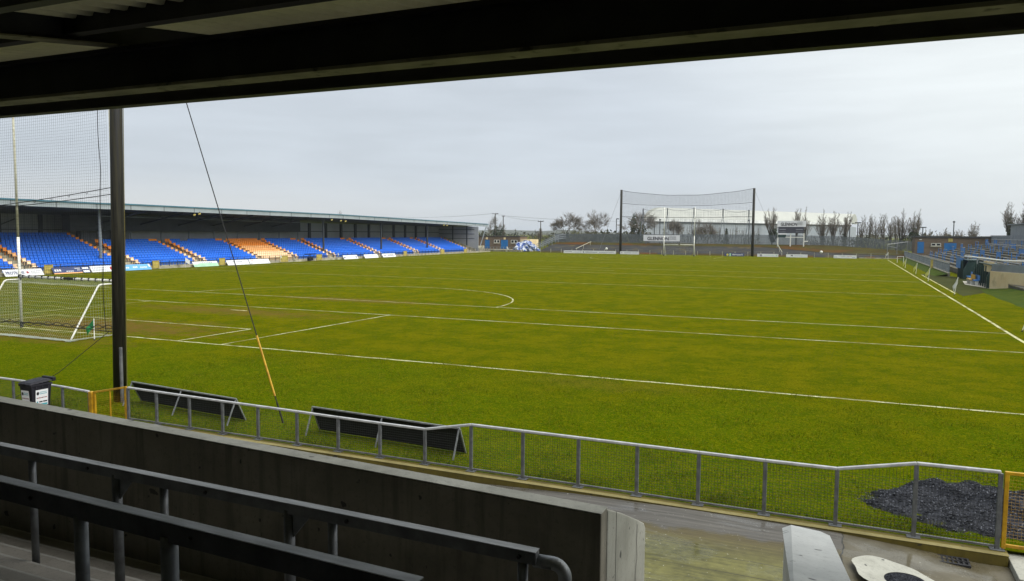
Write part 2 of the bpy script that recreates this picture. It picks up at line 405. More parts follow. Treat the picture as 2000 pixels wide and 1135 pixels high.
base = wmix(bright, (5.85, 6.4, 7.0, 1), (8.7, 9.15, 9.1, 1))
cl = wramp(wnoise(2.2, (1, 1, 4.5), 6), .36, .66, .955, 1.045)
cl2 = wramp(wnoise(7, (1, 1, 9), 4), .3, .7, .975, 1.025)
mm = N.new('ShaderNodeVectorMath'); mm.operation = 'SCALE'; nt.links.new(base, mm.inputs[0]); nt.links.new(wmath('MULTIPLY', cl, cl2), mm.inputs['Scale'])
hz = wramp(sepw.outputs['Z'], .0, .085, 1, 0)                       # paler, warmer band low in the sky
lw = wramp(sepw.outputs['X'], -.75, -.35, 1, .35)
over = wmix(wmath('MULTIPLY', hz, wmath('MULTIPLY', lw, .75)), mm.outputs[0], (7.5, 7.55, 7.3, 1))
out = wmix(.94, sky.outputs[0], over)
sc_ = N.new('ShaderNodeVectorMath'); sc_.operation = 'SCALE'; sc_.inputs['Scale'].default_value = .785; nt.links.new(out, sc_.inputs[0]); nt.links.new(sc_.outputs[0], bg.inputs['Color'])
scene.view_settings.view_transform = 'Standard'; scene.view_settings.look = 'None'; scene.view_settings.exposure = .5; scene.view_settings.gamma = 1

# ------------------------------------------------------------------ ground
m = MB()
GY = -10.68
xs = [-6000, -300, -60]+list(range(-50, 61, 10))+[80, 300, 6000]; ys = [GY]+list(range(-5, 150, 10))+[152, 300, 6000]
for i in range(len(xs)-1):
    for j in range(len(ys)-1):
        m.quad((xs[i], ys[j], 0), (xs[i+1], ys[j], 0), (xs[i+1], ys[j+1], 0), (xs[i], ys[j+1], 0))
struct(m.build('ground', GRASS))
def walk_z(x):
    P = [(-80, -.15), (16, -.15), (20, -.2), (25, -.22), (26.7, -.15), (29, -.05), (31, -.02), (33.3, -.02), (34.7, -.1), (35.8, -.2), (36.2, -.14), (90, -.14)]
    for (a, za), (b, zb) in zip(P, P[1:]):
        if a <= x <= b: return za+(zb-za)*(x-a)/(b-a)
    return -.15
m = MB(); xs = [-80, 0, 8, 12]+[14+.5*k for k in range(53)]+[45, 60, 90]
for a, b in zip(xs, xs[1:]):
    for y0, y1 in ((-10.93, -14), (-14, -18), (-18, -40)):
        m.quad((a, y1, walk_z(a)), (b, y1, walk_z(b)), (b, y0, walk_z(b)), (a, y0, walk_z(a)))
struct(m.build('walkway', WALK))
m = MB(); m.quad((-6000, -6000, -1.2), (6000, -6000, -1.2), (6000, -10.9, -1.2), (-6000, -10.9, -1.2)); struct(m.build('subsoil', ASH))
# kerb wall carrying the fence, in three lengths
m = MB()
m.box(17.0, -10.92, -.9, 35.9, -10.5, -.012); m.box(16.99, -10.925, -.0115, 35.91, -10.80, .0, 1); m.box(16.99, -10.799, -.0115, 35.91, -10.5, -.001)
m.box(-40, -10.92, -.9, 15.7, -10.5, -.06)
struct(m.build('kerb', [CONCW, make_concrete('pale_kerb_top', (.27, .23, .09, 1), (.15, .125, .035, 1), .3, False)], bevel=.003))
m = MB(); m.box(35.92, -11.6, -.6, 60, -10.5, -.06); struct(m.build('pavement', CONCP, bevel=.01))

# ------------------------------------------------------------------ pitch markings
rng = random.Random(3)
def strip(m, p0, p1, w, step=.6, jit=.012):
    p0, p1 = V(p0), V(p1); L = (p1-p0).length; n = max(2, int(L/step)); d = (p1-p0)/L; r = V((-d.y, d.x, 0)); prev = None
    for i in range(n+1):
        c = p0+d*(L*i/n); a = c+r*(w/2+rng.uniform(-jit, jit)*1.3); b = c-r*(w/2+rng.uniform(-jit, jit)*1.3)
        off = r*rng.uniform(-jit, jit); cur = (a+off, b+off)
        if prev: m.quad(prev[1], cur[1], cur[0], prev[0])
        prev = cur
W_, L_ = 41.05, 142.3; Z = .006
m = MB()
strip(m, (-W_, 0, Z), (W_, 0, Z), .115, .4, .02); strip(m, (-W_, L_, Z), (W_, L_, Z), .12, 2)
for y in (13, 20, 45, 65, L_-65, L_-45, L_-20, L_-13): strip(m, (-W_, y, Z), (W_, y, Z), .105 if y < 60 else .13, .6, .016)
strip(m, (-6, L_/2, Z), (6, L_/2, Z), .12); strip(m, (-W_, 0, Z), (-W_, L_, Z), .12, 1.5)
strip(m, (W_, 0, Z), (W_, L_, Z), .15, 1.5, .01); strip(m, (42.0, 49, Z), (42.1, 82, Z), .14, 1.5, .01)
for s in (-1, 1):
    strip(m, (s*9.5, 0.06, Z), (s*9.5, 12.95, Z), .10, .4, .015); strip(m, (s*7, .06, Z), (s*7, 4.5, Z), .10, .4, .015)
    strip(m, (s*9.5, L_-13, Z), (s*9.5, L_, Z), .10); strip(m, (s*7, L_-4.5, Z), (s*7, L_, Z), .10)
strip(m, (-7, 4.5, Z), (7, 4.5, Z), .10, .4, .015); strip(m, (-7, L_-4.5, Z), (7, L_-4.5, Z), .1)
for yc, sg in ((20, 1), (L_-20, -1)):
    pts = [(13*math.cos(R(a)), yc+sg*13*math.sin(R(a)), Z) for a in range(0, 181, 3)]
    for a, b in zip(pts, pts[1:]): strip(m, a, b, .11, .7, .008)
strip(m, (-.6, 11.0, Z), (.7, 11.0, Z), .16, .3, .03)
struct(m.build('pitch_markings', LINE))

# ------------------------------------------------------------------ near terrace, parapet, stair
def par_z(x): return 2.71-.0245*(x-23.93)
m = MB()
n = 21
for k in range(n):
    y1 = -18.3-.35*k; z = 1.17+.122*k; m.box(4, y1-.35, -1.1, 31.55, y1-.035, z); m.box(4, y1-.035, -1.1 if k == 0 else z-.115, 31.55, y1, z-.002, 1)
struct(m.build('terrace', [CONCT, NOSE], bevel=.006))
m = MB(); m.box(33.5, -25.6, -1.1, 62, -20.6, 1.4)
for k in range(9): m.box(33.5, -25.6, 1.4+.16*k, 62, -21-.5*k, 1.56+.16*k)
struct(m.build('terrace', CONCT, bevel=.01))
t = thing('stair', 'concrete stair rising from the walkway between the two sloping wing walls', 'stair', (32.4, -16, -.1))
m = MB()
for k in range(8): m.box(31.76, -19.4, -.9, 33.06, -14.6-.3*k, -.1+.165*(k+1))
m.build('steps', CONCT, t, bevel=.01)

t = thing('parapet_wall', 'long dark concrete parapet wall along the front of the standing terrace', 'wall', (20, -18.2, -1.1))
m = MB(); xa, xb = 4, 31.748
ns = 30
for k in range(ns):
    a = xa+(xb-xa)*k/ns; b = xa+(xb-xa)*(k+1)/ns
m.prism([(xa, -18.3, -1.1), (xb, -18.3, -1.1), (xb, -18.3, par_z(xb)), (xa, -18.3, par_z(xa))], (0, .175, 0))
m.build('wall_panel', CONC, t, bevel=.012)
m = MB(); m.prism([(xa, -18.302, par_z(xa)+.002), (xb, -18.302, par_z(xb)+.002), (xb, -18.302, par_z(xb)+.012), (xa, -18.302, par_z(xa)+.012)], (0, .18, 0)); m.build('sky_lit_top', CONCP, t, bevel=.004)  # skylight on the parapet's own top, put into a thin strip of paler colour
m = MB()
prof = [(-18.122, -1.1), (-18.122, 2.505), (-18.1, 2.50), (-17.67, 2.32), (-17.1, 2.06), (-16.83, 1.93), (-16.77, 1.86), (-16.76, -1.1)]
m.prism([(31.551, y, z) for y, z in prof], (.2, 0, 0))
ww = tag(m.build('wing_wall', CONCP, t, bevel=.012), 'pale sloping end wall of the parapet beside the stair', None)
m = MB(); m.prism([(31.7515, -17.86, 2.40), (31.7515, -17.856, 2.40), (31.7515, -17.862, 1.0), (31.7515, -17.866, 1.0)], (.002, 0, 0)); m.build('shutter_joint', ROOFST, ww)
m = MB()
cr = [(-17.12, 2.02), (-17.135, 1.85), (-17.11, 1.7), (-17.16, 1.55), (-17.15, 1.42), (-17.2, 1.3), (-17.18, 1.1)]
for (ya, za), (yb, zb) in zip(cr, cr[1:]): m.quad((31.753, ya, za), (31.753, ya+.010, za), (31.753, yb+.012, zb), (31.753, yb, zb))
m.build('crack', ROOFST, ww)
t = thing('wing_wall', 'pale grey sloping concrete stair wall with a rounded end, near the manhole', 'wall', (33.3, -17, -.6))
m = MB()
A = [(33.06, -16.80, 2.09), (33.12, -16.76, 2.10), (33.36, -16.76, 2.09), (33.43, -16.84, 2.10), (33.66, -20.3, 2.95), (33.35, -20.3, 2.95)]
nA = len(A); vs = [(x, y, -1) for x, y, z in A]+A
m.add(vs, [tuple(reversed(range(nA))), tuple(range(nA, 2*nA))]+[(i, nA+i, nA+(i+1) % nA, (i+1) % nA) for i in range(nA)])
m.build('wall_panel', CONCB, t, bevel=.02)

# crush barriers
def barrier(label, y, x0, x1, z0, z1, posts, zb, h, rm):
    t = thing('crush_barrier', label, 'crush barrier', (x1, y, zb), 'crush barriers on the near terrace')
    m = MB(); m.prism([(x0, y-.04, z0-h), (x1, y-.04, z1-h), (x1, y-.04, z1), (x0, y-.04, z0)], (0, .075, 0))
    m.box(x1-.004, y-.036, z1-h+.006, x1+.003, y+.03, z1-.006)
    o = m.build('rail', rm, t, bevel=.006)
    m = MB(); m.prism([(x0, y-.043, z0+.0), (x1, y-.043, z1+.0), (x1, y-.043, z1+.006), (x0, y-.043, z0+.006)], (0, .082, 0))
    m.build('rail_cap', mat('bright_cap_steel', (.46, .47, .47, 1), (.27, .28, .28, 1), 11, .5, .7, .1, .1, stretch=(.15, 1, 1)), t)  # paler steel along the top of the rail
    for x in np.arange(x1-.12, x0, -1.46):
        z = z0+(z1-z0)*(x-x0)/(x1-x0)-h*.5; pts = [(x, y-.041, z), (x, y-.058, z)]; m = MB(); m.tube(pts, .016, 6); m.build('bolt', ROOFST, t)
    for x, r, gus in posts:
        z = z0+(z1-z0)*(x-x0)/(x1-x0)-h
        m = MB(); m.tube([(x, y, zb-.02), (x, y, z+.03)], r, 14); p = m.build('post', GALVM, t, smooth=True)
        m = MB(); m.box(x-.11, y-.08, zb-.004, x+.11, y+.08, zb+.012)
        m.build('base_plate', GALVD, p, bevel=.003)
        if gus:
            m = MB(); m.prism([(x+r*.8, y-.006, z), (x+r+.17, y-.006, z), (x+r*.8, y-.006, z-.21)], (0, .012, 0)); m.build('gusset', GALVM, p)
    return t
b1 = barrier('lower galvanised crush barrier with a light top edge, just behind the parapet wall', -19.3, 18, 31.59, 2.717, 2.58,
        [(20.5, .05, 1), (21.1, .045, 0), (22.8, .045, 1), (24.6, .036, 0), (26.24, .034, 0), (27.42, .043, 1), (28.01, .036, 0), (29.41, .044, 1), (29.84, .037, 0), (31.48, .038, 0)], 1.414, .09, GALVD)
m = MB(); pts = [(31.56, -19.28, 2.50), (31.70, -19.28, 2.505)]+[(31.70+.09*math.sin(R(a)), -19.28, 2.415+.09*math.cos(R(a))) for a in range(0, 91, 15)]+[(31.79, -19.28, 1.5)]
m.tube(pts, .047, 16); m.build('end_pipe', GALV, b1, smooth=True)
barrier('upper dark crush barrier nearest the camera', -20.75, 18, 31.5, 3.25, 2.97,
        [(25.9, .045, 0), (27.3, .05, 1), (28.9, .044, 0), (29.7, .053, 0), (31.2, .05, 1)], 1.902, .128, RAILD)

# ------------------------------------------------------------------ roof over the near terrace
t = thing('stand_roof', 'dark cantilever steel roof over the near terrace with pale corrugated sheeting', 'roof', (30, -25.6, 5.5))
def deck_z(y): return 6.66+.147*(y+19.2)
m = MB(); x0, x1 = 6, 60; pitch = .2; nx = int((x1-x0)/pitch)
for k in range(nx):
    a = x0+k*pitch; prof = [(a, 0), (a+.125, 0), (a+.132, -.045), (a+.168, -.045), (a+pitch-.005, 0), (a+pitch, 0)]
    for (xa, za), (xb, zb) in zip(prof, prof[1:]):
        m.quad((xa, -25.7, deck_z(-25.7)+za), (xb, -25.7, deck_z(-25.7)+zb), (xb, -17.5, deck_z(-17.5)+zb), (xa, -17.5, deck_z(-17.5)+za))
m.build('roof_sheeting', DECK, t)
for y in (-19.62, -20.68, -21.75, -22.85, -23.95, -25.05):
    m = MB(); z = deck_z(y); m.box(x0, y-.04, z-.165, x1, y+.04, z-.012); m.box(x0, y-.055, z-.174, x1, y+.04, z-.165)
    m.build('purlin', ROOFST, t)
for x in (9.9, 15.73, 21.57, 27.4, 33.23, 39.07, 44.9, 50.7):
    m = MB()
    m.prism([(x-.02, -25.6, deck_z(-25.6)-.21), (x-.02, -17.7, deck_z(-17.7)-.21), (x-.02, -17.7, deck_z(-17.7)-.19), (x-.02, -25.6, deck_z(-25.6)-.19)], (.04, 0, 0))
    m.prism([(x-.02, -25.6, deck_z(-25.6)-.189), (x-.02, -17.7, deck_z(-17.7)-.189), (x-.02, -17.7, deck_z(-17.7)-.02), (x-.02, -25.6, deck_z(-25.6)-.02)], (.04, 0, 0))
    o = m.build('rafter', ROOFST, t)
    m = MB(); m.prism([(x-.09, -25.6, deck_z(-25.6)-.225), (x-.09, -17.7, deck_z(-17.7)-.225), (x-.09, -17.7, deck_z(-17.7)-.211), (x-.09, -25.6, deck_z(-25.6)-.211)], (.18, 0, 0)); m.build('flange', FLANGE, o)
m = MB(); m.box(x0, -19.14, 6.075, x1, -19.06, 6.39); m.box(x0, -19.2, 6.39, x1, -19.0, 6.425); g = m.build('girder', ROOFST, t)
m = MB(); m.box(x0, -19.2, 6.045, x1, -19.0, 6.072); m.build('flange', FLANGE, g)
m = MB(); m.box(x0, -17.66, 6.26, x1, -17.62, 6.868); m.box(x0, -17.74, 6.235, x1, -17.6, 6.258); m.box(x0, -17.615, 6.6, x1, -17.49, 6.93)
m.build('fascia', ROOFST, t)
for x in (26.6, 29.1, 31.35, 33.6):
    m = MB(); m.beam((x, -18.98, 6.07), (x+.10, -18.55, 6.38), .03, .05); m.build('cleat', FLANGE, t)
for x in (7, 58):
    m = MB(); m.box(x-.12, -19.25, -1, x+.12, -18.95, 6.04); m.build('column', ROOFST, t)
m = MB(); m.tube([(29.62, -18.75, 6.40), (29.62, -18.75, 6.16)], .008, 5); m.build('hanging_strap', GALV, t)
t = thing('unseen_shade_wall', 'unseen dark rear wall added to keep daylight off the near terrace', 'wall', (30, -25.75, -1))  # unseen walls, added to keep the space under the roof dark
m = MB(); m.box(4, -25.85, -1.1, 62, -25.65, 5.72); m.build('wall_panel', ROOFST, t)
m = MB(); m.box(4.5, -25.6, -1.1, 4.7, -18.4, 6.6); m.box(61.3, -25.6, -1.1, 61.5, -18.4, 6.6); m.build('side_wall', ROOFST, t)  # unseen end walls, added to shut out side light

# ------------------------------------------------------------------ pitchside fence
def mesh_panel(m, x0, x1, y, z0, z1, zr=None, gap=.05, r=.0021):
    zr = z1 if zr is None else zr; nx = int(round((x1-x0)/gap))
    for i in range(1, nx):
        x = x0+(x1-x0)*i/nx; zt = z1+(zr-z1)*i/nx; m.tube([(x, y, z0), (x, y, zt)], r, 3, cap=False)
    nz = int(round((min(z1, zr)-z0)/gap))
    for k in range(1, nz+1):
        z = z0+k*gap
        if z < min(z1, zr): m.tube([(x0, y+.004, z), (x1, y+.004, z)], r, 3, cap=False)
    return m
FY = -10.7
def fence(label, posts, tops, zb, endpost=True):
    t = thing('barrier_fence', label, 'fence', (posts[0], FY, zb), 'galvanised mesh fences round the pitch')
    for i, x in enumerate(posts):
        m = MB(); w = .032
        m.box(x-w, FY-.025, zb+.01, x+w, FY+.025, tops[i]-.02); m.box(x-.10, FY-.07, zb, x+.10, FY+.07, zb+.014)
        m.build('post', GALVM, t, bevel=.004)
    m = MB()
    pts = [(x, FY, z) for x, z in zip(posts, tops)]
    for a, b in zip(pts, pts[1:]): m.beam(a, b, .06, .05)
    m.build('top_rail', RAILTOP, t, bevel=.012)
    m = MB()
    for a, b in zip(posts, posts[1:]): m.beam((a, FY, zb+.05), (b, FY, zb+.05), .04, .03)
    m.build('bottom_rail', GALVD, t)
    for i in range(len(posts)-1):
        m = MB(); mesh_panel(m, posts[i]+.032, posts[i+1]-.032, FY-.012, zb+.065, tops[i]-.02, tops[i+1]-.02); m.build('mesh_panel', MESHM, t)
PX = [17.05, 18.03, 19.12, 20.17, 21.24, 22.36, 23.48, 24.56, 25.66, 26.73, 27.86, 29.0, 30.13, 31.24, 32.36, 33.49, 34.64, 35.78]
PZ = [.835, .82, .805, .79, .78, .77, .755, .745, .74, .95, .95, .95, .95, .95, .95, .96, 1.20, 1.215]
fence('long stepped galvanised mesh fence on a mossy kerb beside the walkway', PX, PZ, 0)
fence('low galvanised mesh fence left of the yellow gate, behind the wheelie bin', [5.4, 6.6, 7.8, 9.0, 10.2, 11.4, 12.6, 13.5, 14.6, 15.62], [.68, .675, .67, .67, .665, .66, .655, .65, .64, .60], -.06)
def gate(label, x0, x1, z0, z1, zr, mid):
    t = thing('yellow_gate', label, 'gate', (x0, FY, z0), 'yellow gates in the near fence')
    m = MB()
    for x, zt in ((x0+.03, z1), (x1-.03, zr)): m.box(x-.03, FY-.025, z0, x+.03, FY+.025, zt)
    m.beam((x0, FY, z1), (x1, FY, zr), .05, .05); m.beam((x0+.06, FY, z0+.05), (x1-.06, FY, z0+.05), .045, .05)
    m.build('frame', YELL, t, bevel=.006)
    if mid: m = MB(); x = x0+(x1-x0)*.5; m.box(x-.014, FY-.014, z0+.075, x+.014, FY+.014, (z1+zr)/2-.03); m.build('middle_bar', YELL, t)
    m = MB(); mesh_panel(m, x0+.06, x1-.06, FY+.012, z0+.075, z1-.02, zr-.02, r=.0012); m.build('mesh_panel', YELL, t)
    return t
g = gate('small yellow mesh gate with a sloping top beside the black pole', 15.8, 17.0, -.12, .60, .84, True)
m = MB(); m.box(15.66, FY-.06, -.15, 15.79, FY+.06, .61); m.build('gate_post', YELL, g, bevel=.008)
gate('tall yellow mesh gate beside the gravel heap at the right edge', 35.83, 37.2, .03, 1.21, 1.22, False)

# ------------------------------------------------------------------ wheelie bin
t = thing('wheelie_bin', 'black wheelie bin with white stickers standing by the low fence', 'wheelie bin', (14.45, -11.3, -.15))
cx, cy, zb = 14.45, -11.3, -.15
m = MB()
b0 = [(cx-.22, cy-.26), (cx+.22, cy-.26), (cx+.22, cy+.24), (cx-.22, cy+.24)]; b1_ = [(cx-.28, cy-.35), (cx+.28, cy-.35), (cx+.28, cy+.31), (cx-.28, cy+.31)]
vs = [(x, y, zb+.05) for x, y in b0]+[(x, y, zb+.96) for x, y in b1_]
m.add(vs, [(3, 2, 1, 0), (4, 5, 6, 7), (0, 1, 5, 4), (1, 2, 6, 5), (2, 3, 7, 6), (3, 0, 4, 7)])
m.box(cx-.30, cy-.375, zb+.93, cx+.30, cy+.33, zb+.99)
for dy in (-.2, .0, .2): m.box(cx+.27, cy+dy-.02, zb+.86, cx+.296, cy+dy+.02, zb+.935)
body = m.build('body', BINM, t, bevel=.02)
m = MB(); m.add([(cx-.315, cy-.41, zb+.995), (cx+.315, cy-.41, zb+.995), (cx+.315, cy+.35, zb+1.03), (cx-.315, cy+.35, zb+1.03), (cx-.25, cy-.33, zb+1.045), (cx+.25, cy-.33, zb+1.045), (cx+.25, cy+.27, zb+1.085), (cx-.25, cy+.27, zb+1.085)],
      [(3, 2, 1, 0), (4, 5, 6, 7), (0, 1, 5, 4), (1, 2, 6, 5), (2, 3, 7, 6), (3, 0, 4, 7)])
m.box(cx-.12, cy-.44, zb+1.0, cx+.12, cy-.40, zb+1.03)
m.build('lid', BINM, t, bevel=.02)
m = MB(); m.box(cx-.27, cy+.36, zb+1.0, cx+.27, cy+.47, zb+1.10); m.build('handle', BINM, t, bevel=.015)
for s in (-1, 1):
    m = MB(); m.tube([(cx+s*.235, cy+.27, zb+.1), (cx+s*.285, cy+.27, zb+.1)], .1, 18); m.build('wheel', BLACK, t)
t.scale = (.82, .82, 1)
def sticker(org, right, up, wd, ht, par):
    m = MB(); o, r, u = V(org), V(right).normalized(), V(up).normalized(); nr = r.cross(u)
    P = lambda a, b, k: o+r*(a*wd)+u*(b*ht)+nr*k
    m.quad(P(0, 0, 0), P(1, 0, 0), P(1, 1, 0), P(0, 1, 0), 0)
    q = lambda a, b, c, d, mi: m.quad(P(a, b, .002), P(c, b, .002), P(c, d, .002), P(a, d, .002), mi)
    q(.05, .02, .95, .14, 1)
    for a, c in ((.28, .55), (.6, .93)): q(a, .21, c, .29, 2)
    q(.08, .2, .2, .3, 1)
    for k in range(8): q(.07+.11*k, .47, .15+.11*k, .53, 3 if k % 2 else 2)
    for k in range(6): q(.32+.1*k, .72, .40+.1*k, .77, 1); q(.32+.1*k, .82, .39+.1*k, .87, 1)
    c0 = P(.17, .78, .002); m.add([c0+r*(.045*math.cos(a*.5236))+u*(.045*math.sin(a*.5236)) for a in range(12)], [tuple(range(12))], 2)
    return m.build('sticker', [BOARDW, TEALI, INK, RED], par)
sticker((cx+.262, cy-.22, zb+.42), (0, 1, 0), (.07, 0, 1), .40, .42, t)
sticker((cx-.2, cy-.317, zb+.42), (1, 0, 0), (0, -.10, 1), .36, .42, t)

# ------------------------------------------------------------------ black pole, ball net and stay
def netpole(name, label, x, y, h, r, group, lean=0.):
    t = thing(name, label, 'pole', (x, y, 0), group)
    m = MB(); m.tube([(x, y, -.4), (x+lean*.3, y, h*.3), (x+lean, y, h)], [r, r*.97, r*.85], 22); m.build('shaft', POLE, t, smooth=True)
    return t
GP = 'tall timber poles carrying the nets behind the goals'
tp = netpole('net_pole', 'thick black timber pole rising past the roof beside the yellow gate', 15.0, -9.3, 16.5, .17, GP, .42)
m = MB(); m.tube([(15.22, -9.4, 0), (15.22, -9.4, 1.55)], .045, 8); m.build('conduit', GALVD, tp)
m = MB(); m.tube([(15.21, -9.23, 0), (15.34, -9.23, 6), (15.5, -9.23, 12)], .011, 6); m.build('cable', mat('ochre_cable', (.12, .10, .02, 1)), tp)
netpole('net_pole', 'black timber pole of the near net beyond the left edge', -14.95, -9.3, 16.5, .25, GP)
t = thing('stay_wire', 'stay wire in a yellow sleeve running down to the grass right of the black pole', 'cable', (20.72, -9.25, 0))
top = V((15.38, -9.35, 14.7)); bot = V((20.72, -9.25, 0)); P = lambda f: bot+(top-bot)*f
m = MB(); m.tube([P(.0), P(1)], .013, 6); m.build('wire', WIRE, t)
m = MB(); m.tube([P(.045), P(.147)], .026, 8); m.build('sleeve', YELL, t)
m = MB(); m.tube([P(-.02), P(.035)], .022, 6); m.build('turnbuckle', WIRE, t)
def net(label, x0, x1, y, zlo, zhi, sag, gx, gz, r, cords, cr, mcol, belly=.0, dens=None):
    t = thing('ball_net', label, 'net', ((x0+x1)/2, y, zlo), 'ball stop nets behind the goals')
    def q(u, v):
        x = x0+(x1-x0)*u; s_ = sag*4*u*(1-u); z = zlo+(zhi-zlo)*v; z -= s_*(v**1.3)
        return (x, y+belly*math.sin(math.pi*v)*math.sin(math.pi*u)+.02*math.sin(17*u+9*v), z+.03*math.sin(23*u+3*v))
    m = MB(); nx = int((x1-x0)/gx); nz = int((zhi-zlo)/gz)
    for i in range(nx+1): m.tube([q(i/nx, k/14) for k in range(15)], r, 3, cap=False)
    for k in range(nz+1):
        m.tube([q(i/48, k/nz) for i in range(49)], r, 3, cap=False)
        if dens and k/nz > dens: m.tube([q(i/48, min(1, (k+.5)/nz)) for i in range(49)], r, 3, cap=False)
    m.build('mesh', mcol, t)
    for vv in cords:
        m = MB(); m.tube([q(i/60, vv) for i in range(61)], cr, 5); m.build('cord', WIRE, t)
    return t, q
nt_, q = net('black netting with looped cables hanging left of the black pole', -14.7, 14.79, -9.3, 1.98, 15.8, 1.1, .085, .085, .0022, [0., 1.], .012, NETB)
m = MB()
for i in range(150):                                                # laced lower cable
    pass
for ph in (0, math.pi):
    m.tube([(-14.7+29.56*i/400, -9.3+.012*math.cos(i*.55+ph), 1.93+.13*(abs((i-200)/200)**2)+.055*math.sin(i*.55+ph)+.02*math.sin(i*.21)) for i in range(401)], .011, 4)
m.build('laced_cable', WIRE, nt_)
m = MB()
for off in (0, .22):
    m.tube([(-14.7+29.66*u, -9.34, 5.95-off*(.5+.5*math.sin(u*7))-1.35*(4*u*(1-u))*.62) for u in [i/80 for i in range(81)]], .011, 4)
for i in range(1, 40):
    u = i/40; x = -14.7+29.45*u; z = 5.9-1.35*(4*u*(1-u))*.62
    m.tube([(x+.035*math.cos(a*.9), -9.35, z+.035*math.sin(a*.9)) for a in range(8)], .006, 3)
m.build('cross_cable', WIRE, nt_)
m = MB(); pts = []
for i in range(41):
    v = i/40; pts.append((14.62-.07*abs(math.sin(v*6*math.pi)), -9.36, 1.95+v*13.6))
m.tube(pts, .012, 4); m.build('side_cord', WIRE, nt_)
m = MB(); m.tube([(14.7, -9.35, 1.95), (13.2, -9.8, .75), (11.9, -10.2, 0)], .009, 4); m.build('tie_line', WIRE, nt_)

# ------------------------------------------------------------------ goals
def goal(y, sgn, near):
    t = thing('goal', ('near white goal with tall posts, seen through the net at left' if near else 'far white goal with tall posts in front of the bank'), 'goal', (0, y, 0), 'goals')
    for s in (-1, 1.02):
        m = MB(); m.tube([(s*3.25, y, .28), (s*3.25, y, 4.4)], .062 if near else .09, 14); p = m.build('post', WHITE, t, smooth=True)
        m = MB(); m.tube([(s*3.25, y, 4.4), (s*3.25, y, 11.2 if near else 10.6)], [.055, .045] if near else [.085, .07], 12); m.build('upper_post', WHITED if near else WHITE, p, smooth=True)
        m = MB(); m.tube([(s*3.25, y, -.05), (s*3.25, y, .28)], .074, 12); m.tube([(s*3.25, y, 2.34), (s*3.25, y, 2.6)], .078, 12); m.build('socket', BLACK, p)
    m = MB(); m.tube([(-3.19, y, 2.5), (3.19, y, 2.5)], .055, 12); c = m.build('crossbar', WHITE, t, smooth=True)
    m = MB(); m.tube([(-.06, y, 2.5), (.62 if near else .3, y, 2.5)], .062, 12); m.build('sleeve', BLACK, c)
    if near:
        m = MB()
        for k in range(14): x = -3+6*k/13; m.tube([(x, y, 2.43), (x+.03, y, 2.57)], .066, 8)
        m.build('net_clip', BLACK, c)
    yb = sgn*-1
    for s in (-1, 1):
        m = MB(); pts = [(s*3.22, y, 2.36), (s*3.22, y+yb*.62, 2.36)]+[(s*3.22, y+yb*(.62+.22*math.sin(R(a))), 2.36-.22*(1-math.cos(R(a)))) for a in (20, 40, 60)]+[(s*3.22, y+yb*2.05, .25), (s*3.22, y+yb*2.2, 0)]
        m.tube(pts, .038, 10); m.build('stanchion', WHITE, t, smooth=True)
    m = MB(); g = .13 if near else .3; r = .0028 if near else .006
    rails = [(0, 2.5), (.8, 2.3), (2.2, .05)]
    def bk(v):                                                     # from crossbar over the stanchions to the ground
        v *= 2
        a, b = (rails[0], rails[1]) if v < 1 else (rails[1], rails[2]); f = v if v < 1 else v-1
        return (a[0]+(b[0]-a[0])*f, a[1]+(b[1]-a[1])*f-.1*math.sin(math.pi*f))
    nx = int(6.4/g)
    for i in range(nx+1):
        x = -3.2+6.4*i/nx; m.tube([(x, y+yb*bk(k/8)[0], bk(k/8)[1]) for k in range(9)], r, 3, cap=False)
    for k in range(int(3.4/g)+1):
        a, b = bk(k/int(3.4/g)); m.tube([(-3.2+6.4*i/8, y+yb*(a+.03*math.sin(i)), b-.03*math.sin(i*2.1)) for i in range(9)], r, 3, cap=False)
    for s in (-1, 1):
        for k in range(int(2.4/g)):
            z = .05+k*g; d = 2.2-(z/2.3)*1.4; m.tube([(s*3.2, y, z), (s*3.2, y+yb*d, z)], r, 3, cap=False)
        for k in range(int(2.2/g)):
            d = k*g; zt = min(2.4, (2.2-d)/1.4*2.3); m.tube([(s*3.2, y+yb*d, 0), (s*3.2, y+yb*d, max(.1, zt))], r, 3, cap=False)
    m.build('net', NETG, t)
    if near:                                                       # loose net lying on the ground along the back
        m = MB(); rg = random.Random(5)
        for k in range(26):
            m.tube([(-3.4+6.9*i/30, y+yb*(2.2+.13*math.sin(i*.9+k)+rg.uniform(-.12, .16)), .03+.05*rg.random()) for i in range(31)], .004, 3, cap=False)
        for k in range(10):
            m.tube([(3.25+rg.uniform(-.08, .1), y+yb*(2.2*i/10), .03+.06*rg.random()) for i in range(11)], .004, 3, cap=False)
        m.build('ground_net', NETG, t)
goal(0, 1, True); goal(L_, -1, False)

def flag(name, label, x, y, h, cloth, lean=(0, 0), dirn=(1, 0), group=None, droop=.9, size=.38):
    t = thing(name, label, 'flag', (x, y, 0), group)
    p = V((x, y, 0)); q = V((x+lean[0], y+lean[1], h))
    m = MB(); m.tube([p+(q-p)*.04, q], .022, 8); m.build('pole', WHITE, t)
    m = MB(); m.tube([p, p+(q-p)*.06], .03, 8); m.build('socket', BLACK, t)
    m = MB(); d = V((dirn[0], dirn[1], 0)).normalized(); s = V((-d.y, d.x, 0)); rows = 7
    grid = [[q-V((0, 0, .02+size*.8*v/rows))+d*(u/5*size*.75)-V((0, 0, droop*size*(u/5)))+s*(.05*math.sin(u*1.6+v*.5)*(u/5)) for u in range(6)] for v in range(rows+1)]
    for v in range(rows):
        for u in range(5): m.quad(grid[v][u], grid[v][u+1], grid[v+1][u+1], grid[v+1][u])
    m.build('cloth', cloth, t, smooth=True); return t
flag('umpire_flag', 'small green umpire flag stuck in the turf beside the near goal', 3.75, -1.45, .95, FGREEN, (0, 0), (-.8, -.5), size=.42)

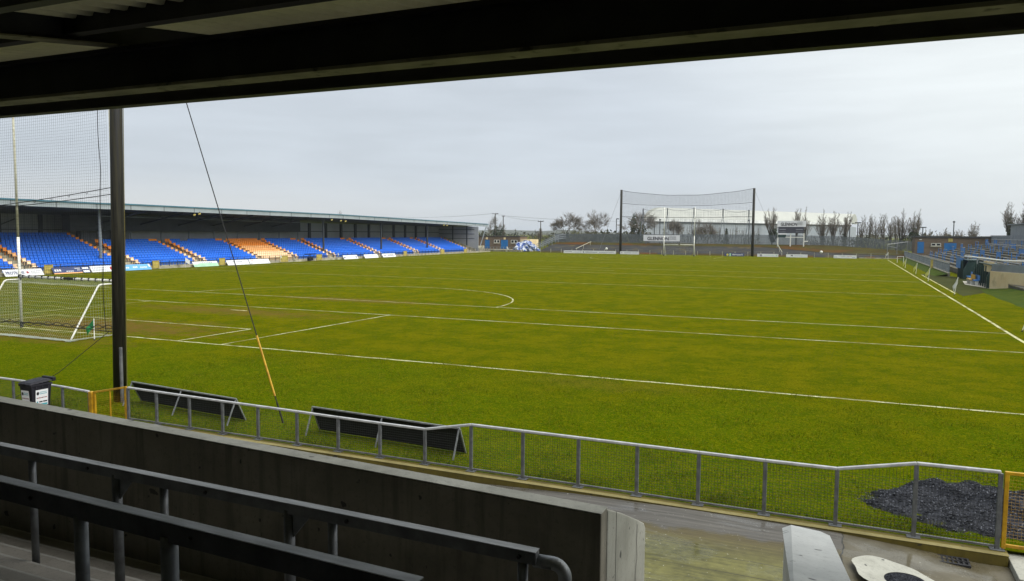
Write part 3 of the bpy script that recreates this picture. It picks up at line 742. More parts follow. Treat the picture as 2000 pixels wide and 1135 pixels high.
# ------------------------------------------------------------------ advertising frames lying with their backs to the terrace
def aframe(label, TL, TR, foot, leg):
    t = thing('advertising_board', label, 'advertising board', ((TL[0]+TR[0])/2, TL[1], 0), 'black backed boards behind the near fence')
    TL, TR = V(TL), V(TR); fl = V((TL.x, TL.y+foot, .02)); fr = V((TR.x, TR.y+foot, .02))
    m = MB(); nrm = (TR-TL).cross(fl-TL).normalized()*.02; m.prism([TL, TR, fr, fl], nrm); m.build('panel', BLACK, t)
    m = MB(); m.beam(TL+V((0, 0, .015)), TR+V((0, 0, .015)), .035, .03); m.beam(TL, fl, .03, .03); m.beam(TR, fr, .03, .03); m.build('edge_frame', GALV, t)
    for f in (0.005, .5, .995):
        p = TL+(TR-TL)*f; m = MB(); m.beam(p, (p.x, p.y-leg, 0), .03, .025); m.build('leg', GALV, t)
aframe('black backed advertising board close to the black pole, left of its twin', (15.55, -9.35, .60), (19.72, -9.78, .60), .30, .32)
aframe('black backed advertising board between the stay wire and the fence step', (22.0, -9.72, .62), (26.08, -9.95, .61), .28, .27)

# ------------------------------------------------------------------ blades of grass near the fence
npr = np.random.default_rng(7); nb_ = 120000
gx = npr.uniform(12, 40, nb_); gy = -10.45+11*npr.random(nb_)**1.7
cl_ = np.sin(gx*2.1+1.3*np.sin(gy*1.7))*np.sin(gy*2.6+np.sin(gx*.9)); kp = npr.random(nb_) < .55+.45*cl_; gx, gy, cl_ = gx[kp], gy[kp], cl_[kp]; nb_ = len(gx)
ga = npr.uniform(0, 6.283, nb_); gh = npr.uniform(.025, .06, nb_)*(1+.5*cl_); gw = npr.uniform(.003, .007, nb_); lx, ly = npr.normal(0, .03, nb_), npr.normal(0, .03, nb_)
vv = np.zeros((nb_*3, 3)); vv[0::3] = np.stack([gx-np.cos(ga)*gw, gy-np.sin(ga)*gw, np.zeros(nb_)], 1); vv[1::3] = np.stack([gx+np.cos(ga)*gw, gy+np.sin(ga)*gw, np.zeros(nb_)], 1); vv[2::3] = np.stack([gx+lx, gy+ly, gh], 1)
me = bpy.data.meshes.new('grass'); me.from_pydata(vv.tolist(), [], np.arange(nb_*3).reshape(-1, 3).tolist())
for c in ((.060, .10, .002, 1), (.10, .115, .003, 1), (.17, .15, .02, 1)): me.materials.append(mat('grass_blade', c, None, 2, .95, spec=.02))
me.polygons.foreach_set('material_index', npr.choice([0, 0, 0, 1, 1, 2], nb_).astype(np.int32)); me.update()
o = bpy.data.objects.new('grass', me); COL.objects.link(o); tag(o, 'longer grass behind the near end line', 'grass', kind='stuff')

# ------------------------------------------------------------------ gravel, drain, manhole
def hgt(x, y):
    d = math.hypot((x-36.55)/2.75, (y+8.9)/1.45); return (1-d**2)*.42 if d < 1 else -.22*(d-1)-.12
m = MB(); g = [[(33.4+.1*i, -10.45+.1*j) for i in range(75)] for j in range(34)]
rg = random.Random(8)
Hh = [[hgt(*p)*(.85+.3*math.sin(p[0]*3.1)*math.sin(p[1]*4.3))-.055-.075*math.sin(p[0]*4.1+p[1]*2)*math.sin(p[1]*5.1+p[0])-.04*math.sin(p[0]*9.7)*math.sin(p[1]*11.3)+rg.uniform(-.014, .014) for p in r] for r in g]
for j in range(33):
    for i in range(74):
        if max(Hh[j][i], Hh[j+1][i+1], Hh[j][i+1], Hh[j+1][i]) > .0:
            m.quad((*g[j][i], Hh[j][i]), (*g[j][i+1], Hh[j][i+1]), (*g[j+1][i+1], Hh[j+1][i+1]), (*g[j+1][i], Hh[j+1][i]))
def stone(m, x, y, z, s, mi=0):
    a = rg.uniform(0, 6.3); vs = []
    for k in range(4): t_ = a+k*1.57+rg.uniform(-.4, .4); vs.append((x+s*math.cos(t_), y+s*math.sin(t_), z+rg.uniform(-.3, .3)*s))
    vs += [(x+rg.uniform(-.3, .3)*s, y+rg.uniform(-.3, .3)*s, z+s*rg.uniform(.5, .9)), (x, y, z-s*.6)]
    m.add(vs, [(0, 1, 4), (1, 2, 4), (2, 3, 4), (3, 0, 4), (1, 0, 5), (2, 1, 5), (3, 2, 5), (0, 3, 5)], mi)
for k in range(22000):
    x = rg.uniform(33.6, 38.8); y = rg.uniform(-10.45, -7.3); h = hgt(x, y)*(.85+.3*math.sin(x*3.1)*math.sin(y*4.3))-.055-.075*math.sin(x*4.1+y*2)*math.sin(y*5.1+x)-.04*math.sin(x*9.7)*math.sin(y*11.3)
    clump = math.sin(x*2.7+1)*math.sin(y*3.3+x)+.5*math.sin(x*6.1-y*5)
    if h > .02+.05*rg.random()*clump or (h > -.07 and clump > .2+rg.random()*.9) : stone(m, x, y, max(h, -.005)+.005, rg.uniform(.008, .021), 1 if rg.random() < .16 else 0)
tag(m.build('gravel', [GRAV, mat('pale_chippings', (.13, .14, .165, 1), (.07, .075, .09, 1), 9, .7)]), 'low heap of dark blue grey gravel spread on the grass behind the fence', 'gravel', kind='stuff')
t = thing('drain_grate', 'dark iron drain grate in the wet walkway below the kerb end', 'drain', (35.12, -11.08, -.13))
m = MB(); zz = walk_z(35.1)+.012
m.box(34.86, -11.24, zz-.03, 35.38, -11.2, zz); m.box(34.86, -10.98, zz-.03, 35.38, -10.94, zz)
for k in range(8): m.box(34.86+.07*k, -11.2, zz-.03, 34.886+.07*k, -10.98, zz)
m.box(34.88, -11.1, zz-.03, 35.38, -11.08, zz)
m.build('bars', ROOFST, t); m = MB(); m.quad((34.86, -11.24, zz-.022), (35.38, -11.24, zz-.022), (35.38, -10.94, zz-.022), (34.86, -10.94, zz-.022)); m.build('pit', BLACK, t)
t = thing('manhole', 'round pale concrete manhole surround filled with dark chippings', 'manhole', (34.3, -12.2, -.06))
m = MB(); zz = walk_z(34.3)+.03; o = len(m.v)
for k in range(40):
    a = 2*math.pi*k/40; r0 = .55*(1+.05*math.sin(3*a+1)+.03*math.sin(7*a)); m.v += [(34.3+r0*1.05*math.cos(a), -12.3+r0*math.sin(a), zz+.012-.09*math.cos(a)), (34.42+.27*math.cos(a), -12.42+.27*math.sin(a), zz+.02)]
for k in range(40): m.f.append((o+2*k, o+2*((k+1) % 40), o+2*((k+1) % 40)+1, o+2*k+1)); m.m.append(0)
m.build('surround', CONCP, t)
m = MB(); m.disc((34.42, -12.42, zz+.012), .28, 24)
for k in range(420):
    a = rg.uniform(0, 6.3); r0 = .26*math.sqrt(rg.random()); stone(m, 34.42+r0*math.cos(a), -12.42+r0*math.sin(a), zz+.015, rg.uniform(.009, .016))
m.build('chippings', GRAV, t)
# ------------------------------------------------------------------ seated stand on the left
SA = .033; SO = V((-43.6, 20, 0)); SU = V((-math.sin(SA), math.cos(SA), 0)); SN = V((-math.cos(SA), -math.sin(SA), 0))
def SP(s, t, z): return SO+SU*s+SN*t+V((0, 0, z))
def s_of(y): return (y-20)/math.cos(SA)
def sbox(m, s0, t0, z0, s1, t1, z1, mi=0):
    vs = [SP(s, t, z) for z in (z0, z1) for t in (t0, t1) for s in (s0, s1)]
    m.add(vs, [(0, 2, 3, 1), (4, 5, 7, 6), (0, 1, 5, 4), (2, 6, 7, 3), (0, 4, 6, 2), (1, 3, 7, 5)], mi)
ROW, RISE, T0, Z0 = .75, .27, 1.9, .32
S_END = 121.3
# blocks: s start, s end, rows, colour
BL = [(-8, 8.0, 13, 0), (9.6, 21.3, 13, 0), (22.9, 32.6, 10, 0), (34.0, 45.0, 10, 0), (45.8, 52.9, 10, 1), (53.8, 62.7, 10, 0), (64.2, 77.6, 10, 0), (78.9, 92.6, 10, 0), (93.9, 104.3, 10, 0), (105.6, 118.6, 10, 0)]
st = thing('covered_stand', 'long covered stand with a grey fascia and blue and orange seating along the left side', 'stand', SP(60, 6, 0))
m = MB()
for i in range(13):
    s1 = 22.2 if i >= 10 else S_END
    sbox(m, -14, T0-.35+ROW*i, -.3, s1, T0-.35+ROW*(i+1) if not (i == 9 or i == 12) else (13.9 if i == 12 else 11.2), Z0+RISE*i)
m.build('stepping', CONCL, st)
m = MB(); sbox(m, -14, 0, -.2, S_END+6, .16, .30); m.build('front_wall', CONCL, st)
for a, b in zip(BL, BL[1:]):
    m = MB(); c = (a[1]+b[0])/2; w_ = .5
    for i in range(min(a[2], b[2])):
        sbox(m, c-w_, T0-.36+ROW*i, Z0+RISE*(i-1), c+w_, T0-.36+ROW*(i+.5), Z0+RISE*(i-.5))
    m.build('aisle_steps', CONCL, st)
# walls
def roof_z(s): return (7.93-.0036*(s-7)) if s <= 65.5 else (7.30-.0060*(s-65.5))
m = MB(); sbox(m, -14, 13.9, -.3, 30, 14.1, 6.66); m.build('rear_wall', CLADG, st)
m = MB(); sbox(m, 29.8, 11.51, -.3, 30, 14.1, 6.6); m.build('return_wall', CLADG, st)
m = MB(); sbox(m, 30, 11.3, -.3, S_END, 11.5, 6.12); sbox(m, 30, 11.31, 6.1, 65.6, 11.49, 6.78); sbox(m, 65.6, 11.31, 6.1, S_END, 11.49, 6.3); m.build('rear_wall', PANW, st)
for s in np.arange(-12, 30, 5.2):
    m = MB(); sbox(m, s-.22, 13.6, 3.4, s+.22, 13.9, 6.6); m.build('wall_column', DARKST, st)
for s in [69.5+k*(114.5-69.5)/9 for k in range(10)]:
    m = MB(); sbox(m, s-.28, 11.0, 2.6, s+.28, 11.29, 6.3); m.build('wall_column', DARKST, st)
for z in (4.75,):
    m = MB(); sbox(m, 30, 11.22, z-.06, S_END, 11.28, z+.06); sbox(m, -14, 13.82, z-.05, 30, 13.88, z+.05); m.build('wall_rail', DARKST, st)
m = MB()
for a, b in ((8, 12), (12, 16)): m.beam(SP(a if a == 8 else b, 13.78, 6.0), SP(12, 13.78, 4.4), .10, .10)
m.build('cross_brace', DARKST, st)
m = MB(); sbox(m, S_END, .6, -.2, S_END+.2, 11.5, 6.2); m.build('end_wall', PANW, st)
for z in (3.3, 4.4, 5.5):
    m = MB(); sbox(m, S_END-.06, 1.6, z-.06, S_END-.01, 11.2, z+.06); m.build('wall_rail', DARKST, st)
for t in (3.6, 7.4):
    m = MB(); sbox(m, S_END-.1, t-.14, .5, S_END-.02, t+.14, 6.3); m.build('wall_column', DARKST, st)
m = MB(); m.prism([SP(S_END-.35, 1.2, -.2), SP(S_END-.35, 9.6, -.2), SP(S_END-.35, 9.6, 3.7), SP(S_END-.35, 1.2, .8)], SU*.22); m.build('side_wall', CONCL, st)
# press enclosure hanging above the back rows
m = MB(); sbox(m, 20.2, 9.9, 4.62, 65.2, 11.29, 6.6); m.build('press_box', DARKST, st)
for s in [24.2+5.05*k for k in range(9)]:
    m = MB(); sbox(m, s-.07, 9.92, 2.7, s+.07, 10.06, 4.61); m.build('press_post', STEEL, st)
# roof
def roofpart(sa, sb, zc, mono=True):
    za, zb = zc(sa), zc(sb); n = 12
    m = MB()
    P4 = lambda s, z: [SP(s, 1.9, z-.10), SP(s, 14.2, z-1.25), SP(s, 14.2, z-1.15), SP(s, 1.9, z)]
    a, b = P4(sa, za), P4(sb, zb); m.add(a+b, [(3, 2, 1, 0), (4, 5, 6, 7), (0, 1, 5, 4), (1, 2, 6, 5), (2, 3, 7, 6), (3, 0, 4, 7)])
    r = m.build('roof', SOFF, st)
    m = MB(); a = [SP(sa, 1.72, za-.66), SP(sa, 1.88, za-.66), SP(sa, 1.88, za-.06), SP(sa, 1.72, za-.06)]; b = [p+(SP(sb, 0, zb)-SP(sa, 0, za)) for p in a]
    m.add(a+b, [(3, 2, 1, 0), (4, 5, 6, 7), (0, 1, 5, 4), (1, 2, 6, 5), (2, 3, 7, 6), (3, 0, 4, 7)]); f = m.build('fascia', FASC, r)
    m = MB(); a = [SP(sa, 1.62, za-.10), SP(sa, 1.95, za-.10), SP(sa, 1.95, za+.06), SP(sa, 1.62, za+.06)]; b = [p+(SP(sb, 0, zb)-SP(sa, 0, za)) for p in a]
    m.add(a+b, [(3, 2, 1, 0), (4, 5, 6, 7), (0, 1, 5, 4), (1, 2, 6, 5), (2, 3, 7, 6), (3, 0, 4, 7)]); m.build('gutter', TEAL, r)
    m = MB()
    k = 0
    for s in np.arange(sa+1, sb, 5.05):
        z = za+(zb-za)*(s-sa)/(sb-sa); sbox(m, s-.035, 1.70, z-.68, s+.035, 1.725, z-.09)
    m.build('fascia_joint', DARKST, r)
roofpart(-14, 21.0, lambda s: roof_z(s)-.05); roofpart(21.0, 65.5, roof_z); roofpart(65.5, 130.0, roof_z)
m = MB(); m.beam(SP(21, 6.2, 6.45), SP(65, 6.2, 6.2), .09, .09); m.build('tie_rod', STEEL, st)
for s in np.arange(24, 64, 6.7):
    m = MB(); m.beam(SP(s, 2.2, 7.05), SP(s, 9.9, 5.5), .13, .2); m.beam(SP(s, 6.2, 6.3), SP(s+2.6, 3.5, 7.0), .07, .07); m.beam(SP(s, 6.2, 6.3), SP(s-2.6, 3.5, 7.0), .07, .07); m.build('truss', DARKST, st)
for s in (19.0, 63.0, 81.7, 100.6):
    m = MB(); z = roof_z(s)-.75; m.tube([SP(s, 3.4, .6), SP(s, 3.4, z)], .17, 12); m.build('column', STEEL if s < 30 else DARKST, st)
m = MB(); m.beam(SP(129.3, 2.0, 6.3), SP(124.6, 1.6, 1.3), .16, .16); m.build('end_strut', STEEL, st)
m = MB(); m.prism([SP(121.55, .6, -.2), SP(125.0, .6, -.2), SP(125.0, .6, 1.6), SP(121.55, .6, 1.6)], SN*.2); m.build('end_panel', CONCL, st)
def lamp(s, z):
    m = MB(); c = SP(s, 1.55, z); m.beam(c, c+V((0, 0, .3)), .06, .06); l = m.build('floodlight', DARKST, st)
    m = MB(); m.beam(c+V((-.1, -.14, -.05)), c+V((.08, .08, .05)), .22, .2); m.build('lamp_head', YELF, l)
for s, z in ((32.0, 6.85), (32.9, 7.0), (62.9, 6.75), (65.6, 6.65), (67.0, 6.6), (105, 6.35), (106.5, 6.3)): lamp(s, z)
m = MB(); sbox(m, -6, 13.75, 5.2, 3.5, 13.88, 6.0); m.build('wall_banner', YELL, st)

# seats
def seat_geo():
    m = MB()
    prof = [(.0, .42), (.06, .44), (.30, .41), (.36, .43), (.40, .55), (.44, .72), (.47, .80), (.46, .82), (.37, .825), (.37, .80), (.40, .70), (.36, .56), (.33, .46), (.28, .44), (.06, .475), (.0, .455)]
    vs = []; n = len(prof)
    for x in (-.198, -.18, .18, .198):
        for t, z in prof: vs.append((x, t if abs(x) < .2 else t*.95+.01, z if abs(x) < .2 else z-.015))
    fs = []
    for k in range(3):
        for i in range(n): fs.append((k*n+i, k*n+(i+1) % n, (k+1)*n+(i+1) % n, (k+1)*n+i))
    fs += [tuple(reversed(range(n))), tuple(range(3*n, 4*n))]
    m.add(vs, fs); m.box(-.16, .1, 0, -.12, .2, .43); m.box(.12, .1, 0, .16, .2, .43); return m
sg = seat_geo()
ang = math.atan2(SU.y, SU.x)
allseats = []
for bi, (a, b, rows, colr) in enumerate(BL):
    n = int(round((b-a)/.46))
    for i in range(rows):
        for k in range(n):
            s = a+(b-a)*(k+.5)/n; edge = (k == 0 or k == n-1)
            if bi == 4: edge = False
            if bi == 3 and k == n-1: edge = True
            if bi == 5 and k == 0: edge = True
            top = (i == rows-1 and bi in (2, 3, 5, 6, 7, 8) and (k < 2 or k > n-4))
            o = colr == 1 or edge or top
            if bi == 1 and k == 0 and i > 11: o = False
            if bi == 2 and i == 9 and 5 <= k <= 7: continue            # gaps at the top of the gangways
            if bi == 3 and i == 9 and 6 <= k <= 8: continue
            mi = 0 if not o else (1 if i >= 6 else (2 if i >= 3 else 3))
            allseats.append((bi, i, k, n, s, SP(s, T0+ROW*i, Z0+RISE*i), mi))
camp = V((33.489, -24.1, 4.8))
def infr(p):
    d = p-camp; z = d.dot(F); x = 1000+1482.57*d.dot(R2)/z; return x > 4
vis = [q for q in allseats if infr(q[5])]
vis.sort(key=lambda q: (q[5]-camp).length)
near = vis[:300]; rest = vis[300:]
smesh = {}
BN = {0: 'left edge block', 1: 'block behind goal post', 2: 'block beside black pole', 3: 'block before orange block'}
SCOL = ['blue', 'orange', 'bleached orange', 'pale bleached orange']
for bi, i, k, n, s, p, mi in near:
    if mi not in smesh:
        o = sg.build('stadium_seat', [BLUES, ORAN, ORANF, ORANP][mi]); smesh[mi] = o.data
        bpy.data.objects.remove(o)
    o = bpy.data.objects.new('stadium_seat', smesh[mi]); COL.objects.link(o)
    o.location = p; o.rotation_euler.z = ang
    if n-1-k < k: pos = f'{ORD[n-k]} from the right'
    else: pos = f'{ORD[k+1]} from the left'
    tag(o, f'{SCOL[mi]} seat {pos}, {ORD[i+1]} row up, {BN[bi]}', 'seat', 'seats of the left stand')
bv = np.array(sg.v); nv = len(bv); ca, sa_ = math.cos(ang), math.sin(ang)
rot = np.stack([bv[:, 0]*ca-bv[:, 1]*sa_, bv[:, 0]*sa_+bv[:, 1]*ca, bv[:, 2]], 1)
vs = []; fs = []; ms = []
for q in rest:
    o0 = len(vs)*nv; vs.append(rot+np.array(q[5])); fs += [tuple(x+o0 for x in f) for f in sg.f]; ms += [q[6]]*len(sg.f)
me = bpy.data.meshes.new('seating'); me.from_pydata(np.concatenate(vs).tolist(), [], fs)
for x in (BLUES, ORAN, ORANF, ORANP): me.materials.append(x)
me.polygons.foreach_set('material_index', ms); me.update()
o = bpy.data.objects.new('seating', me); COL.objects.link(o)
tag(o, 'rows of blue and orange plastic seats filling the further blocks of the left stand', 'seating', kind='stuff')

# fence, gates and boards in front of the left stand
t = thing('barrier_fence', 'dark post and rail fence along the front of the left stand', 'fence', SP(60, 0, 0))
GS = [(9.3, 10.2), (23.4, 24.3), (34.6, 35.6), (47.2, 49), (56.3, 57.7), (84.4, 85.6), (100.4, 102), (112, 113.5)]
posts = list(np.arange(-9, S_END+5, 1.35))
m2 = MB()
for k, s in enumerate(posts):
    m2.beam(SP(s, .08, .3), SP(s, .08, 1.02), .05, .05)
m = MB(); m.beam(SP(-9, .08, 1.03), SP(S_END+5, .08, 1.03), .06, .06); m.build('top_rail', DARKST, t)
for k in range(0, len(posts)):
    m = MB(); s = posts[k]; m.beam(SP(s, .08, .3), SP(s, .08, 1.0), .05, .05); m.build('post', DARKST, t)
m = MB(); m.beam(SP(-9, .08, .62), SP(S_END+5, .08, .62), .03, .03); m.build('middle_rail', DARKST, t)
gn = ['left of the goal post', 'right of the light blue board', 'beside the mint board', 'below the orange block', 'right of the orange block', 'opposite the second far column', 'opposite the third far column', 'near the far end of the stand']
for (a, b), nm in zip(GS, gn):
    g = thing('yellow_gate', f'faded yellow pitch gate in the left stand fence, {nm}', 'gate', SP((a+b)/2, 0, 0), 'faded yellow gates along the left stand')
    m = MB()
    for s in (a, b): m.beam(SP(s, -.06, .05), SP(s, -.06, 1.05), .08, .08)
    for z in (.12, .55, 1.0): m.beam(SP(a, -.06, z), SP(b, -.06, z), .06, .05)
    m.build('frame', YELF, g)
    m = MB(); m.quad(SP(a, -.05, .12), SP(b, -.05, .12), SP(b, -.05, 1.0), SP(a, -.05, 1.0)); m.build('panel', YELF, g)
def lean_board(label, y0, y1, back, art, x_off=.3, h=.69):
    s0, s1 = s_of(y0), s_of(y1); t = thing('advertising_board', label, 'advertising board', SP((s0+s1)/2, -.35, 0), 'advertising boards leaning along the left stand')
    bl, br = SP(s0+.08, -.48, .02), SP(s1+.08, -.48, .02); tr, tl = SP(s1-.08, -.22, h), SP(s0-.08, -.22, h)
    nr = (br-bl).cross(tl-bl).normalized()
    if nr.dot(V((1, 0, 0))) < 0: nr = -nr
    m = MB(); m.prism([bl, br, tr, tl], -nr*.03); m.build('panel', back, t)
    r = (br-bl); u = (tl-bl); wd = r.length
    m = MB(); Pn = lambda a, b, k=.004: bl+r*a+u*b+nr*k
    def q(a, b, c, d, mi): m.quad(Pn(a, b), Pn(c, b), Pn(c, d), Pn(a, d), mi)
    mats = [INK, GREY, RED, NAVY, BOARDW, MINT, SKYB, ORANF]
    for it in art:
        if it[0] == 'q': q(*it[1:])
        elif it[0] == 't': m.text(it[1], Pn(it[2], it[3]), r, u, it[4], it[5], it[6] if len(it) > 6 else None, .004)
        elif it[0] == 'd':
            c = Pn(it[1], it[2], .006); m.add([c+r.normalized()*it[3]*math.cos(a*.628)+u.normalized()*it[3]*math.sin(a*.628) for a in range(10)], [tuple(range(10))], it[4])
    if art: m.build('artwork', mats, t)
    m = MB(); m.beam(SP(s0+.4, -.22, h-.05), SP(s0+.4, -.06, 0), .04, .04); m.beam(SP(s1-.4, -.22, h-.05), SP(s1-.4, -.06, 0), .04, .04); m.build('back_leg', GALV, t)
def dashes(a, b, y, h, mi, n):
    return [('q', a+(b-a)*k/n, y, a+(b-a)*(k+.72)/n, y+h, mi) for k in range(n)]
lean_board('white advertising board reading PROTRANS, left of the goal post', 24.75, 28.85, BOARDW, [('t', 'PROTRANS', .05, .30, .30, 3, 1.9), ('d', .60, .5, .13, 2)]+dashes(.70, .95, .58, .10, 1, 6)+dashes(.70, .92, .28, .10, 1, 5))
lean_board('dark navy advertising board with an orange stripe', 30.0, 33.4, NAVY, [('q', 0, .0, 1, .16, 7)]+dashes(.06, .30, .38, .34, 4, 3)+dashes(.45, .72, .30, .13, 4, 4)+dashes(.78, .97, .72, .12, 4, 4)+dashes(.84, .97, .45, .1, 4, 3))
lean_board('narrow navy and white advertising board beside the navy one', 33.5, 34.35, NAVY, [('q', .05, .08, .95, .40, 4), ('q', .05, .62, .95, .88, 4)])
lean_board('white advertising board with a red round emblem, left of the black pole', 34.55, 38.3, BOARDW, dashes(.06, .5, .60, .12, 1, 8)+dashes(.06, .5, .30, .12, 1, 9)+[('d', .72, .5, .24, 2), ('d', .72, .5, .001, 4)]+dashes(.84, .96, .4, .2, 6, 2))
lean_board('light blue advertising board with pale wording, right of the black pole', 38.5, 42.75, SKYB, dashes(.05, .28, .35, .24, 4, 4)+dashes(.40, .56, .40, .24, 4, 3)+dashes(.64, .88, .35, .2, 4, 5)+[('q', .94, .5, 1, 1, 4)])
lean_board('white and mint green advertising board right of the small white flag', 49.6, 53.95, BOARDW, [('q', 0, 0, 1, .5, 5), ('q', .2, .5, 1, .66, 5)]+dashes(.3, .8, .7, .12, 1, 7))
lean_board('white advertising board with pale grey lettering, below the last blue block', 55.7, 60.0, BOARDW, [('q', .25, .55, .32, .75, 1)]+dashes(.42, .72, .5, .22, 1, 8))
lean_board('white advertising board with small corner marks, below the orange block', 60.15, 64.4, BOARDW, [('q', .04, .1, .12, .24, 1), ('q', .9, .1, .97, .24, 1)]+dashes(.1, .2, .65, .12, 2, 3)+dashes(.3, .8, .6, .08, 1, 9))
lean_board('white advertising board with two dark corner marks, nearest of three', 83.4, 87.7, BOARDW, [('q', .04, .3, .13, .62, 3), ('q', .85, .3, .94, .62, 3)]+dashes(.25, .75, .45, .1, 1, 8))
lean_board('white advertising board with faint reddish wording, middle of three', 89.9, 94.4, BOARDW, dashes(.15, .85, .45, .08, 2, 14))
lean_board('white advertising board with bold grey lettering, furthest of three', 96.0, 100.7, BOARDW, dashes(.12, .28, .3, .45, 1, 3)+dashes(.4, .88, .3, .45, 1, 7))
flag('side_flag', 'white flag on a white pole before the left stand', -43.0, 47.2, 1.35, FWHITE, (0, 0), (.6, .8), 'white and coloured flags round the pitch', size=.7, droop=.5)
for k, (y, nm) in enumerate(((66.8, 'by the faded gate below the orange block'), (81.6, 'left of the three white boards'), (108, 'beyond the three white boards'))):
    flag('side_flag', f'short white marker flag along the left touchline, {nm}', -43.3-.03*(y-20), y, 1.2, FWHITE, (0, 0), (.3, 1), 'white and coloured flags round the pitch', size=.3, droop=.8)
t = thing('bench', 'small dark bench with a canopy at the left stand fence', 'bench', SP(54.2, -.4, 0))
m = MB(); sbox(m, 53.2, -.5, 1.1, 55.6, .0, 1.2); m.build('canopy', BLACK, t)
m = MB(); sbox(m, 53.9, -.45, .1, 54.9, .0, .65); m.build('seat', BLACK, t)
m = MB(); m.beam(SP(54.4, -.2, .6), SP(54.4, -.2, 1.1), .08, .08); m.build('post', BLACK, t)

# ------------------------------------------------------------------ right touchline
flag('side_flag', 'navy flag leaning on a white pole at the right touchline', 41.75, 21.1, 1.55, FBLUE, (.42, -.1), (-.9, .1), 'white and coloured flags round the pitch', size=.5, droop=.75)
flag('side_flag', 'white flag hanging on its pole beside the right touchline', 41.62, 46.5, 1.5, FWHITE, (.22, 0), (-.3, .4), 'white and coloured flags round the pitch', size=.62, droop=1.2)
for y, nm in ((65.6, 'nearest of three'), (81.2, 'middle of three'), (100, 'furthest of three')):
    flag('side_flag', f'pale yellow flag beside the right touchline, {nm}', 41.4, y, 1.5, FYELL, (.12, 0), (-.4, .3), 'white and coloured flags round the pitch', size=.62, droop=1.1)
flag('corner_flag', 'white corner flag at the far end of the right touchline', 41.05, 142.3, 1.6, FWHITE, (0, 0), (-.3, .2), 'white and coloured flags round the pitch', size=.5, droop=1)
flag('corner_flag', 'white corner flag at the far end before the left stand', -41.05, 142.3, 1.6, FWHITE, (0, 0), (.3, .2), 'white and coloured flags round the pitch', size=.5, droop=1)
t = thing('hurdle', 'small white hurdle just beyond the right touchline', 'hurdle', (42.3, 128, 0))
m = MB(); m.tube([(41.9, 128, 0), (41.9, 128, 1.1), (42.9, 128, 1.1), (42.9, 128, 0)], .05, 6); m.build('frame', WHITE, t)
# trodden strip and lush slope
m = MB(); pts = [(42.2, 46), (47.0, 57), (46.2, 66), (45.2, 80), (42.2, 84)]
m.add([(x, y, .010) for x, y in pts], [tuple(range(5))]); o = m.build('path', ASH); struct(o)
m = MB(); m.add([(45.6, 57.5, .016), (47.2, 60, .016), (47.0, 68.5, .016), (45.0, 69.5, .016), (44.4, 63, .016)], [(0, 1, 2, 3, 4)]); struct(m.build('pavement', PAVE))
m = MB(); n = 24; nn = 10
for i in range(n):
    for j in range(nn):
        def pz(i, j):
            y = 24+34*i/n; e = 1-abs(2*i/n-1)**3; x = 43.4+6.2*j/nn+(0.9-(y-24)*.02); u = j/nn
            return (x, y, max(-.05, (u*u*(3-2*u))*1.3*e-.03+.05*math.sin(x*2+y)*u))
        m.quad(pz(i, j), pz(i, j+1), pz(i+1, j+1), pz(i+1, j))
o = m.build('grass_bank', LUSH, smooth=True); struct(o)
m = MB()
for (a, b) in ((100, 156), (82, 100)):
    pass
for i in range(30):
    y0, y1 = 79+2.6*i, 81.6+2.6*i; m.quad((43.2, y0, .012), (44.7, y0, .32), (44.7, y1, .32), (43.2, y1, .012))
struct(m.build('grass_verge', LUSH))
t = thing('barrier_fence', 'blue grey mesh fence on a low wall along the far right touchline', 'fence', (44.8, 119, 0))
m = MB(); m.box(44.72, 80, -.1, 44.95, 158, .42); m.build('plinth', CONCL, t)
m = MB(); m.beam((44.83, 80, 1.52), (44.83, 158, 1.52), .09, .08); m.build('top_rail', GALV, t)
for y in np.arange(80, 158.1, 2.6):
    m = MB(); m.box(44.79, y-.05, .4, 44.87, y+.05, 1.5); m.build('post', STEEL, t)
for y in np.arange(80, 155.5, 2.6):
    m = MB()
    for k in range(11): m.beam((44.83, y+.2+.21*k, .45), (44.83, y+.2+.21*k, 1.48), .03, .03)
    for z in (.55, .85, 1.15): m.beam((44.83, y+.05, z), (44.83, y+2.55, z), .03, .03)
    m.build('mesh_panel', STEEL, t)
t = thing('yellow_gate', 'faded yellow gate in the blue grey fence on the right', 'gate', (44.6, 98, 0))
m = MB(); m.box(44.5, 97.4, .0, 44.68, 98.6, 1.35); m.build('panel', YELF, t); m = MB(); m.box(44.45, 97.2, 0, 44.7, 97.38, 1.5); m.build('gate_post', YELF, t)
# terraces
t = thing('standing_terrace', 'open stepped concrete terrace behind the right touchline', 'terrace', (52, 95, 0))
m = MB()
for k in range(13): m.box(46.6+.95*k, 40, -.3, 60 if k == 12 else 46.6+.95*(k+1), 150, .40+.235*(k+1))
m.build('stepping', mat('damp_terrace_concrete', (.13, .125, .105, 1), (.085, .08, .065, 1), 1.1, .9), t)
m = MB()
for k in range(13): m.box(46.58+.95*k, 40, .40+.235*k+.18, 46.6+.95*k, 150, .40+.235*(k+1)+.012)
m.build('step_nosing', mat('worn_yellow_nosing', (.22, .18, .07, 1), (.12, .11, .08, 1), .9, .8, lo=.45, hi=.55), t)
def crush(label, x, y, w_, z, blue=True, rail=True):
    t = thing('crush_barrier', label, 'crush barrier', (x, y, z), 'barriers on the right terrace')
    m = MB()
    for dy in (-w_/2, w_/2): m.box(x-.04, y+dy-.05, z-.02, x+.04, y+dy+.05, z+1.05)
    m.box(x-.03, y-w_/2, z+.5, x+.03, y+w_/2, z+.56)
    m.build('posts' if False else 'frame', BARB, t)
    m = MB(); m.box(x-.05, y-w_/2-.15, z+1.03, x+.05, y+w_/2+.15, z+1.12); m.build('top_rail', GALV, t)
    if blue: m = MB(); m.box(x-.02, y-w_/2+.3, z+.34, x+.02, y+w_/2-.3, z+.96); m.build('infill_panel', BARB, t)
